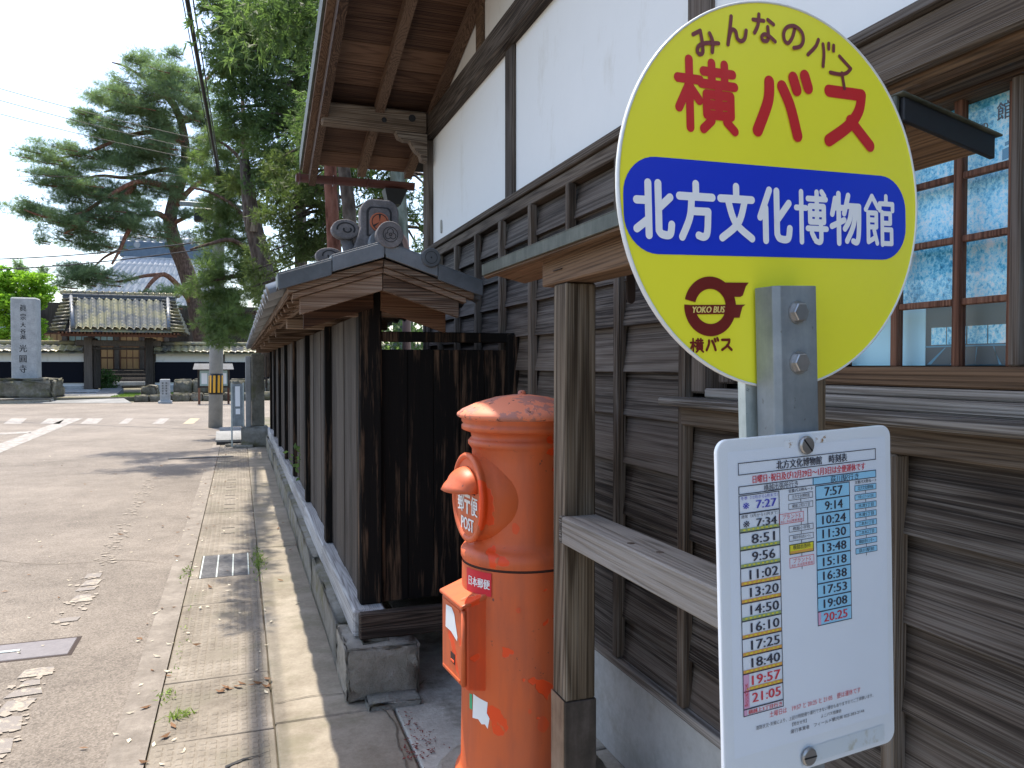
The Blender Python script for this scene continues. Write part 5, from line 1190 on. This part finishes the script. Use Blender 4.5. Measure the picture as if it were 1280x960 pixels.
# stone name pillar on its rock
YP = 35.6
a, b = PY(14, 474, YP), PY(45, 372, YP); ms = thing('stone_name_pillar', 'tall grey stone pillar carved with a temple name, on a mossy rock', 'stone pillar', ((a.x+b.x)/2, YP, .9))
MB().box(a.x, b.x, YP, YP+.8, a.z-.3, b.z, .05).build('pillar_block', M['granite'], ms)
m = MB(); H = b.z-a.z
for ch, v0, v1, hw in (('眞', 381, 389, 4.), ('宗', 392, 400, 3.2), ('大', 403, 409, 3.2), ('谷', 411, 417, 3.2), ('派', 418, 424, 3.6), ('光', 431, 440, 4.6), ('圓', 444, 453, 4.2), ('寺', 456, 466, 4.2)):
    p0, p1 = PY(28.6-hw, v1, YP), PY(28.6+hw, v0, YP); add_text(m, ch, (0, p1.x-p0.x, 0, p1.z-p0.z), lambda x, y, h: (p0.x+x, YP-.004-h, p0.z+y), bold=.012)
m.build('carved_writing', M['dark_line'], ms)
rk = stone('mossy_rock', PY(-25, 490, YP).x, PY(71, 490, YP).x, YP-.8, YP+1.4, .15, .92, M['rock'], None, 77, .05, 4, cat='rock', label='broad mossy boulder carrying the tall stone name pillar')
stone('kerb_stones', PY(-25, 498, YP-1).x-6, PY(65, 498, YP-1).x, YP-1.25, YP+1.6, -.05, .17, M['stone'], None, 78, .03, 3, cat='kerb', label='low stone kerb around the boulder at the left')
# small marker stone, low wall, notice board, shrub, stones
a, b = PY(200, 511, 32.2), PY(212, 474, 32.2); mk = thing('marker_stone', 'small pale inscribed marker stone standing right of the gate path', 'marker stone', ((a.x+b.x)/2, 32.2, 0))
MB().box(a.x, b.x, 32.2, 32.5, .08, b.z, .02).build('marker_block', M['granite'], mk); MB().box(a.x-.06, b.x+.06, 32.1, 32.6, -.02, .10, .02).build('marker_base', M['granite'], mk)
m = MB()
for cxq, hh_ in ((.30, .9), (.66, .85)):
    z = b.z-.12
    while z > .35:
        w_ = (b.x-a.x)*.2; xx = a.x+(b.x-a.x)*cxq
        for q in range(3): m.add([(xx-w_/2, 32.197, z-.022*q-.008), (xx+w_/2, 32.197, z-.022*q-.008), (xx+w_/2, 32.197, z-.022*q), (xx-w_/2, 32.197, z-.022*q)], [(0, 1, 2, 3)])
        m.add([(xx-.008, 32.1965, z-.065), (xx+.008, 32.1965, z-.065), (xx+.008, 32.1965, z), (xx-.008, 32.1965, z)], [(0, 1, 2, 3)]); z -= .10
m.build('carved_writing', M['dark_line'], mk, kind='stuff')
lw = thing('low_stone_wall', 'low wall of rough dark stones below the notice board', 'stone wall', (PY(230, 505, 33.5).x, 33.5, 0))
x = PY(168, 500, 33.8).x; k = 0
while x < 2.5:
    L = random.uniform(.45, .9); stone('wall_stone', x, x+L-.02, 33.7, 34.4, -.02, random.uniform(.26, .38), M['rock'], lw, 200+k, .02, 1); x += L; k += 1
x = PY(217, 500, 35).x
for k in range(7):
    L = random.uniform(.6, .95); stone('wall_stone', x, x+L-.03, 35.0, 35.6, .14, random.uniform(.85, 1.0), M['rock'], lw, 300+k, .02, 1); x += L
stone('garden_boulder', PY(177, 500, 34.6).x, PY(197, 500, 34.6).x, 34.5, 35.3, .1, .62, M['rock'], None, 401, .05, 2, cat='boulder', label='dark boulder just left of the small marker stone')
nb = thing('notice_board', 'brown roofed notice board with glazed case standing before the temple wall', 'notice board', (PY(268, 513, 31).x, 31, 0))
a, b = PY(247, 485, 31), PY(287, 461, 31)
board('notice_case', a.x, b.x, 31.0, 31.12, a.z, b.z, M['gate_wood'], nb, .01); board('notice_glass', a.x+.08, b.x-.08, 30.985, 30.995, a.z+.08, b.z-.06, M['hallpane'], nb, 0)
for x in (a.x+.05, b.x-.05): board('board_leg', x-.04, x+.04, 31.0, 31.1, 0, a.z, M['gate_red'], nb, 0)
for i, (c0_, c1_) in enumerate(((.12, .3), (.36, .5), (.56, .68), (.74, .9))): board('notice_sheet', a.x+(b.x-a.x)*c0_, a.x+(b.x-a.x)*c1_, 30.975, 30.984, a.z+.15, b.z-.16, M['wall_white'], nb, 0)
MB().hexa([(a.x-.15, 30.8, b.z-.02), (b.x+.15, 30.8, b.z-.02), (b.x+.15, 31.3, b.z-.02), (a.x-.15, 31.3, b.z-.02), (a.x-.1, 31.0, b.z+.2), (b.x+.1, 31.0, b.z+.2), (b.x+.1, 31.1, b.z+.2), (a.x-.1, 31.1, b.z+.2)]).build('board_roof', M['kawara'], nb)

# ================================================================== TREES AND SHRUBS
def leaves(C_, R3, n, size, asp, droop=0., up=0., flat_=0., shell=.55, jit=1.):
    """n leaf-sized faces in an ellipsoid: returns vertices (n*4,3)"""
    d = rng.normal(size=(n, 3)); d /= np.linalg.norm(d, axis=1)[:, None]
    r = shell+(1-shell)*rng.random(n)**.6; r = np.where(rng.random(n) < .25, rng.random(n), r)
    d2 = d*(1+.22*np.sin(d[:, [1]]*5+C_[0]*3)+.18*np.sin(d[:, [2]]*7+C_[2]))
    P = np.array(C_)+d2*r[:, None]*np.array(R3)
    a = d*.6+rng.normal(size=(n, 3))*.6*jit; a[:, 2] = a[:, 2]*(1-flat_)+up-droop; a /= np.linalg.norm(a, axis=1)[:, None]
    b = np.cross(a, rng.normal(size=(n, 3))); b /= np.linalg.norm(b, axis=1)[:, None]
    L = (size*rng.uniform(.6, 1.3, n))[:, None]; Wd = L*asp
    return np.stack([P, P+a*L*.45+b*Wd*.5, P+a*L, P+a*L*.45-b*Wd*.5], 1).reshape(-1, 3)
def sprays(C_, R3, n, size, k, asp, droop, **kw):
    """groups of k narrow faces fanning from a common twig tip"""
    base = leaves(C_, R3, n, size, asp, droop=droop, **kw).reshape(n, 4, 3)
    out = []
    for i in range(k):
        o = base[:, 0:1]; q = base-o; t = rng.normal(size=(n, 1, 3))*size*.35; sc = rng.uniform(.6, 1.1, (n, 1, 1))
        w4 = np.array([0, .45, 1, .45]).reshape(1, 4, 1); out.append(o+q*sc+t*w4)
    return np.concatenate(out).reshape(-1, 3)
def foliage(name, blobs, mat, parent, mode, size, dens, asp=.3, k=4, droop=0, **kw):
    V = []
    for C_, R3 in blobs:
        vol = R3[0]*R3[1]*R3[2]; area = (R3[0]*R3[1]+R3[1]*R3[2]+R3[0]*R3[2])*4
        n = max(30, int(area*dens))
        V.append(sprays(C_, R3, n, size, k, asp, droop, **kw) if mode == 's' else leaves(C_, R3, n, size, asp, droop=droop, **kw))
    V = np.concatenate(V); return npmesh(name, V, np.arange(len(V)), mat, parent, k=4)
def blob(u, v, ru, rv, Y, dy=0, sub=1, deep=.8):
    """clump seen at (u,v) with pixel radii; sub splits it into smaller clumps"""
    c = PY(u, v, Y+dy); s_ = (Y+dy)*.96/F_PX; out = []
    for _ in range(sub):
        if sub == 1: out.append((tuple(c), (ru*s_, max(ru, rv)*s_*deep, rv*s_)))
        else:
            a = random.uniform(0, 6.28); rr = math.sqrt(random.random())*.75
            out.append(((c.x+math.cos(a)*rr*ru*s_, c.y+random.uniform(-1, 1)*ru*s_*deep*.8, c.z+math.sin(a)*rr*rv*s_), (ru*s_*random.uniform(.3, .5), ru*s_*deep*.4, rv*s_*random.uniform(.3, .5))))
    return out
def limb(pts, r0, r1, Y, mat, parent, name='limb', dy=None):
    P = smooth_line(pts, 4); n = len(P); Q = []
    for i, (u, v) in enumerate(P):
        Q.append(PY(u, v, Y+(0 if dy is None else dy*i/(n-1))))
    return MB().tube(Q, [r0+(r1-r0)*i/(n-1) for i in range(n)], 9).build(name, mat, parent)
# --- the big red pine behind the gate
YT = 48.
pn = thing('pine_tree', 'huge old red pine with tiered cloud branches behind the temple gate', 'tree', tuple(PY(265, 490, YT))[:2]+(.2,))
tr = limb([(266, 492), (258, 440), (250, 405), (243, 372), (231, 334), (220, 308), (213, 281), (216, 255), (226, 228), (232, 190), (224, 145), (205, 110)], .62, .16, YT, M['bark_pine'], pn, 'trunk')
for pts, r0, r1, dy in (([(218, 286), (200, 268), (177, 270), (160, 290), (150, 312), (140, 330)], .19, .06, -2), ([(222, 240), (196, 230), (168, 228), (133, 247), (100, 267), (62, 272), (30, 262)], .18, .04, -2.5),
    ([(168, 232), (150, 250), (123, 266), (104, 280), (80, 292)], .16, .04, -2), ([(228, 215), (200, 212), (160, 222), (120, 220), (70, 236)], .18, .04, 1.5), ([(230, 180), (205, 165), (160, 170), (110, 190), (60, 200)], .2, .04, 1.),
    ([(228, 150), (246, 143), (215, 120), (180, 128), (130, 140)], .24, .05, 0), ([(222, 140), (196, 110), (160, 85), (140, 78)], .14, .03, -1), ([(231, 200), (255, 190), (275, 165), (300, 140)], .2, .05, 1.), ([(216, 262), (240, 235), (262, 222), (290, 215)], .18, .05, -1),
    ([(246, 388), (225, 360), (205, 343), (190, 352), (178, 368), (165, 378)], .18, .06, -2.5), ([(205, 343), (180, 345), (150, 352), (120, 350)], .12, .04, -2), ([(240, 120), (262, 95), (280, 75)], .12, .04, .5), ([(150, 312), (130, 322), (112, 340)], .09, .03, -2), ([(213, 281), (240, 268), (258, 262)], .14, .05, -1)):
    limb(pts, r0, r1, YT, M['bark_red'], pn, 'limb', dy)
bl = []
for (u, v, ru, rv, dy, sub) in ((165, 76, 30, 14, -.5, 5), (236, 138, 26, 16, -1.5, 7), (205, 118, 34, 16, -1.5, 8), (215, 95, 30, 14, -1.5, 6), (190, 145, 40, 14, 1.5, 7), (215, 180, 34, 14, -1.2, 7), (225, 225, 26, 14, -1.2, 5), (140, 175, 34, 9, 1, 6), (150, 250, 34, 10, 1, 6), (195, 225, 40, 9, 1, 6), (200, 72, 28, 14, .5, 5), (150, 95, 20, 9, -1, 3), (215, 95, 45, 20, 0, 8), (125, 118, 32, 11, 0, 5), (165, 128, 50, 14, -1, 8), (110, 140, 24, 10, 0, 5), (120, 158, 34, 10, 1, 6), (175, 165, 46, 16, 0, 9),
    (70, 193, 38, 11, -.5, 8), (60, 203, 30, 6, -.5, 4), (140, 196, 42, 13, .5, 9), (190, 200, 40, 18, -.5, 9), (60, 229, 38, 8, -1, 8), (105, 228, 36, 9, -1, 7), (160, 232, 30, 10, 0, 6), (35, 259, 30, 8, -1.5, 7), (60, 272, 40, 11, -1.5, 9), (95, 258, 26, 8, -1, 5),
    (105, 292, 34, 13, -1.5, 8), (130, 280, 34, 12, -1, 8), (78, 286, 26, 9, -1, 5), (165, 275, 34, 12, -1, 7), (115, 308, 30, 10, -1, 6), (195, 245, 34, 13, 0, 7), (190, 278, 26, 12, -1, 5), (240, 270, 26, 12, -1, 5), (262, 250, 26, 18, 0, 6), (255, 210, 30, 24, 0, 8), (245, 165, 32, 22, 0, 8), (265, 130, 28, 24, 0, 7),
    (100, 338, 30, 13, -2, 8), (130, 348, 38, 12, -2, 8), (95, 355, 26, 9, -2, 6), (178, 378, 42, 12, -2.5, 9), (205, 366, 30, 10, -2.5, 5), (205, 398, 26, 10, -3, 5), (235, 300, 18, 10, -1, 3), (210, 300, 20, 8, -1, 3), (60, 216, 30, 7, 0, 5), (110, 213, 40, 8, 0, 6), (120, 243, 40, 7, -1, 6), (150, 187, 40, 9, 1, 6), (70, 300, 22, 7, -1, 4), (160, 258, 30, 9, -1, 5), (130, 268, 36, 8, -1, 6), (95, 247, 28, 6, -1, 4), (175, 290, 26, 9, -1, 5), (145, 112, 24, 9, 0, 4)):
    bl += blob(u, v, ru*1.06, rv*1.12, YT, dy, sub+2)
foliage('needles', bl, M['needle'], pn, 's', .21, 66, .072, 7, -.25, flat_=.2, shell=.2)
# twigs carrying the pads
m = MB()
for c, r in bl[::2]:
    m.tube([(c[0]+r[0]*.9, c[1], c[2]-r[2]*.6), (c[0], c[1]+.1, c[2]-r[2]*.25), (c[0]-r[0]*.7, c[1]-.1, c[2]+r[2]*.1)], [.035, .025, .012], 4)
m.build('twigs', M['bark_red'], pn, kind='stuff')
# --- young bright pine by the utility pole
YY = 17.6
yp = thing('young_pine_tree', 'lighter green pine whose boughs hang in front of the utility pole', 'tree', (.95, 18.2, .02))
MB().tube([(.95, 18.2, 0), (.85, 18.2, 1.5), (.60, 18.1, 3.0), (.30, 18.0, 4.6), (.15, 18, 6.2), (.1, 18, 7.6)], [.17, .15, .13, .10, .07, .03], 10).build('trunk', M['bark_pine'], yp)
for pts, r0, r1, dy in (([(325, 350), (300, 345), (270, 350), (245, 360)], .06, .02, -.8), ([(320, 320), (290, 300), (262, 305), (238, 312)], .06, .02, -.6), ([(312, 280), (290, 255), (262, 240), (240, 235)], .05, .02, .2), ([(330, 390), (305, 392), (280, 400), (255, 420)], .05, .02, -1), ([(318, 245), (300, 200), (280, 180), (262, 172)], .05, .02, .5)):
    limb(pts, r0, r1, 18.0, M['bark_pine'], yp, 'limb', dy)
bl = []
for (u, v, ru, rv, dy, sub) in ((275, 285, 24, 16, .4, 8), (268, 300, 20, 14, .3, 6), (285, 270, 20, 14, .4, 6), (272, 248, 22, 14, .4, 6), (262, 345, 26, 14, -.6, 8), (250, 365, 24, 13, -.8, 7), (285, 340, 30, 18, -.3, 9), (300, 370, 32, 20, -.4, 10), (270, 385, 30, 16, -.8, 9), (258, 405, 20, 10, -1, 6), (285, 410, 30, 13, -.8, 8), (275, 428, 24, 8, -1, 6), (308, 405, 24, 18, -.3, 7), (268, 325, 24, 10, -.3, 6), (300, 320, 26, 16, 0, 7),
    (275, 225, 32, 18, .5, 9), (290, 195, 30, 20, .6, 8), (268, 170, 28, 16, .6, 7), (295, 260, 28, 18, .3, 7), (262, 262, 20, 9, .4, 4), (310, 300, 22, 20, .3, 7), (295, 235, 24, 16, .5, 6), (320, 270, 20, 22, .4, 6), (285, 305, 22, 12, .3, 5), (315, 345, 20, 22, .2, 6), (245, 215, 18, 10, .5, 4), (255, 195, 20, 10, .5, 4), (270, 143, 20, 12, .6, 4), (305, 160, 24, 20, .6, 6)):
    bl += blob(u, v, ru, rv, 18.0, dy, sub)
foliage('needles', bl, M['needle_y'], yp, 's', .13, 260, .08, 7, -.1, flat_=.1, shell=.2)
# --- cypresses inside the yard
def cypress(x, y, h, r, lab, mat, bk, blobs, size=.13, dens=70, name='cypress_tree', tr=.16, lean=(0, 0)):
    t = thing(name, lab, 'tree', (x, y, 0), group='dark cypresses behind the roofed fence'); size *= .68
    MB().tube([(x, y, -.02), (x+lean[0]*.4, y, h*.35), (x+lean[0], y+lean[1], h)], [tr, tr*.8, .03], 10).build('trunk', M[bk], t)
    foliage('foliage', blobs, M[mat], t, 's', size, dens*3.6, .22, 5, .25, shell=.35)
    mm = MB()
    for c, rr in blobs[::2]:
        mm.tube([(x+lean[0]*c[2]/h, y, c[2]+.3), ((x+c[0])/2, (y+c[1])/2, c[2]+.25), (c[0], c[1], c[2])], [.035, .022, .008], 4)
    mm.build('branches', M['bark'], t, kind='stuff'); return t
bl = []
for (u, v, ru, rv, dy, sub) in ((290, 20, 44, 26, 0, 12), (335, 40, 50, 40, 0, 16), (280, 60, 34, 24, -.5, 8), (300, 100, 42, 30, 0, 12), (350, 110, 44, 44, .3, 14), (285, 135, 26, 18, -.3, 6), (320, 165, 42, 34, 0, 12), (365, 190, 36, 44, .2, 12), (330, 225, 34, 28, .2, 9), (345, -30, 60, 40, 0, 12), (285, -25, 34, 26, 0, 6), (262, 8, 16, 8, 0, 3), (268, 40, 18, 9, 0, 3), (385, 60, 30, 60, .5, 10), (335, 200, 36, 26, .6, 10), (300, 60, 40, 40, .8, 12), (345, 150, 46, 30, .8, 12), (355, 235, 34, 24, .8, 8), (270, 100, 24, 16, .2, 5)):
    bl += blob(u, v, ru, rv, 15.0, dy, sub)
for (x_, y_, z_) in ((-2.5, 16.2, 11.0), (-1.9, 16.0, 10.9), (-1.3, 15.9, 10.6), (-.7, 15.8, 10.4), (-1.6, 18.3, 10.6), (-2.3, 18.1, 10.8), (-.9, 18.0, 10.3), (-.2, 15.6, 10), (.3, 15.6, 9.6), (-3.0, 18.2, 10.9), (-.2, 17.6, 10), (-1.0, 17.0, 10.5), (-1.8, 17.1, 10.8), (-2.6, 17.3, 10.9), (-1.4, 16.6, 10.6), (-.5, 16.7, 10.2), (-2.1, 15.8, 11)): bl += [((x_+random.uniform(-.3, .3), y_+random.uniform(-.35, .35), z_+random.uniform(-.2, .2)), (random.uniform(.3, .5), .35, .16)) for _ in range(3)]
cypress(1.15, 15.6, 9.2, 2, 'tall dark cypress filling the top centre left, right of the bright pine', 'hinoki', 'bark', bl, .13, 62)
over = [((-.60+random.uniform(-.09, .10), y_, 1.45+.448*y_+.42+random.uniform(0, .15)), (random.uniform(.07, .15), .16, .07)) for y_ in [6.4+.19*k for k in range(36)]]  # sprays added above the view to dapple the walkway with shade
cy = [o for o in bpy.data.objects if o.name == 'cypress_tree'][0]; foliage('foliage', over, M['hinoki'], cy, 's', .08, 260, .24, 5, .25, shell=.3)
MB().tube([(1.2, 15.6, 8.6), (.2, 15.0, 9.0), (-.55, 13.4, 8.3), (-.62, 9.5, 6.2), (-.6, 6.4, 4.85)], [.06, .05, .04, .02, .006], 6).build('limb', M['bark'], cy)  # unseen limb added to carry the dappling sprays
bl = []
for (u, v, ru, rv, dy, sub) in ((345, 265, 34, 26, 0, 10), (375, 290, 30, 26, 0, 9), (350, 305, 22, 20, .3, 6), (400, 300, 34, 26, .4, 9), (360, 215, 34, 24, .5, 9), (385, 320, 30, 20, .2, 7), (410, 230, 30, 24, .5, 8), (425, 270, 26, 30, .8, 8), (395, 250, 26, 26, 0, 7), (350, 320, 26, 16, 0, 6), (410, 285, 26, 22, 0, 6), (370, 240, 30, 20, 0, 7), (320, 350, 22, 30, .5, 7), (330, 385, 16, 22, .5, 5)):
    bl += blob(u, v, ru, rv, 12.0, dy, sub)
cypress(1.45, 12.3, 4.6, 1.5, 'yellow green cypress rising directly behind the middle of the fence roof', 'hinoki_y', 'bark', bl, .10, 110)
bl = []
for (u, v, ru, rv, dy, sub) in ((430, 215, 44, 26, 0, 10), (480, 235, 40, 26, 0, 9), (520, 255, 34, 34, 0, 8), (450, 262, 30, 22, 0, 6), (530, 300, 26, 24, 0, 6), (495, 205, 40, 20, 0, 8), (400, 205, 30, 30, .4, 6), (550, 240, 26, 30, 0, 5), (420, 160, 60, 50, 1, 10)):
    bl += blob(u, v, ru, rv, 11.5, dy, sub)
cypress(2.35, 11.8, 5.6, 1.5, 'dark cypress seen between the fence ornament and the house corner', 'hinoki', 'bark_lichen', bl, .11, 62, tr=.15)
for (px, Yq, rr, bk, lab, hq) in ((419, 9.5, .085, 'bark_rust', 'bare rust red tree trunk left of the fence ornament', 6), (441, 10.5, .10, 'bark', 'leaning grey brown tree trunk just behind the fence ornament', 6), (503, 9.0, .10, 'bark_lichen', 'lichen covered trunk between the fence ornament and the downpipe', 6)):
    p = PY(px, 300, Yq); t = thing('bare_trunk_tree', lab, 'tree', (p.x, p.y, 0))
    MB().tube([(p.x+.06, p.y, -.02), (p.x+.02, p.y, 2.2), (p.x-.05, p.y, 3.6), (p.x-(.35 if px == 441 else .05), p.y+.1, hq)], [rr*1.2, rr, rr*.9, rr*.5], 12).build('trunk', M[bk], t)
    bl = [((p.x+random.uniform(-1, 1), p.y+random.uniform(-.3, 1), hq+random.uniform(-.6, .6)), (.8, .7, .4)) for _ in range(6)]; foliage('foliage', bl, M['hinoki'], t, 's', .12, 60, .26, 4, .25, shell=.3)
p = PY(318, 300, 15.2); t = thing('trunk_with_plaque', 'dark tree trunk with pale slatted plaque tied to it, beside the pole', 'tree', (p.x+.25, 15.2, 0))
MB().tube([tuple(PY(345, 470, 15.2)), tuple(PY(336, 380, 15.2)), tuple(PY(326, 320, 15.2)), tuple(PY(314, 270, 15.2)), tuple(PY(305, 200, 15.2))], [.24, .20, .17, .15, .08], 12).build('trunk', M['bark'], t)
a, b = PY(307, 289, 14.98), PY(323, 272, 14.98)
for k in range(5): board('plaque_slat', a.x+(b.x-a.x)*k/5+.003, a.x+(b.x-a.x)*(k+1)/5-.003, 14.95, 14.98, a.z, b.z, M['frame_z'], t, 0, rot=(0, R_(8), 0))
bl = []
for (u, v, ru, rv, dy, sub) in ((330, 330, 24, 40, .6, 10), (300, 60, 30, 40, 1, 8), (312, 230, 30, 26, .6, 7)): bl += blob(u, v, ru, rv, 15.2, dy, sub)
foliage('foliage', bl, M['hinoki_y'], t, 's', .13, 170, .2, 5, .2, shell=.3)
# --- maple at the left, far pines, shrub
mp = thing('maple_tree', 'bright yellow green maple behind the wall at the left edge', 'tree', tuple(PY(15, 470, 43))[:2]+(.2,))
limb([(10, 470), (8, 430), (14, 400), (40, 375)], .14, .04, 43, M['bark'], mp, 'trunk'); limb([(8, 430), (-4, 405), (30, 368)], .07, .03, 43, M['bark'], mp, 'limb')
bl = []
for (u, v, ru, rv, dy, sub) in ((10, 350, 34, 13, 0, 9), (40, 350, 24, 11, 0, 7), (0, 375, 30, 16, -.5, 9), (35, 375, 26, 14, 0, 8), (52, 365, 16, 10, 0, 5), (5, 405, 24, 18, 0, 8), (48, 395, 12, 20, .5, 5), (50, 425, 8, 10, .5, 4), (-30, 370, 30, 30, 0, 8), (10, 340, 18, 7, 0, 4)): bl += blob(u, v, ru, rv, 43, dy, sub)
foliage('leaves', bl, M['maple'], mp, 'l', .17, 150, .6, flat_=.7, shell=.3)
for (u, v, Yq, sc_, lab) in ((25, 330, 75, 1., 'small dark pine top above the maple on the left horizon'), (52, 338, 80, .8, 'second small dark pine top right of the maple')):
    p = PY(u, 470, Yq); t = thing('distant_pine_tree', lab, 'tree', (p.x, p.y, .2)); limb([(u, 470), (u, v)], .2, .05, Yq, M['bark'], t, 'trunk')
    bl = []
    for dv, ru in ((0, 8), (8, 16), (18, 22), (30, 24), (45, 26)): bl += blob(u, v+dv*sc_, ru*sc_, 7*sc_, Yq, 0, 4)
    foliage('needles', bl, M['needle'], t, 's', .4, 10, .12, 5, 0, shell=.2)
sh = thing('round_shrub', 'small clipped round green shrub inside the temple gate', 'shrub', tuple(PY(133, 486, 42.5))[:2]+(.3,))
foliage('leaves', blob(133, 475, 11, 9, 41.6, 0, 1), M['bush'], sh, 'l', .10, 900, .6, shell=.8)
for u, r, lab in ((137, .22, 'small pale garden stone beside the round shrub'), (144, .25, 'rounded garden stone at the right of the round shrub')):
    p = PY(u, 482, 42); stone('garden_stone', p.x-r, p.x+r, p.y-.2, p.y+.2, .28, .28+r*.9, M['granite'], None, int(u), .03, 1, cat='stone', label=lab)
for (u, v, ru, rv, Yq, lab) in ((258, 455, 12, 10, 44, 'hedge clump behind the temple wall near the pole'), (70, 440, 16, 16, 47, 'dark bush behind the wall left of the gate')):
    p = PY(u, 470, Yq); t = thing('garden_bush', lab, 'bush', (p.x, p.y, .2)); foliage('leaves', blob(u, v, ru, rv, Yq, 0, 5), M['hinoki'], t, 'l', .16, 60, .5, shell=.3)

t = thing('garden_bush', 'dense dark green bush added in the passage to darken the gap by the black end panel', 'bush', (.95, 7.6, 0))
foliage('leaves', [((.85+.12*k, 7.6+.3*(k % 2), .5+.45*(k % 4)), (.35, .35, .4)) for k in range(8)], M['hinoki'], t, 'l', .06, 500, .5, shell=.4)  # added to block the bright yard seen through the panel gap
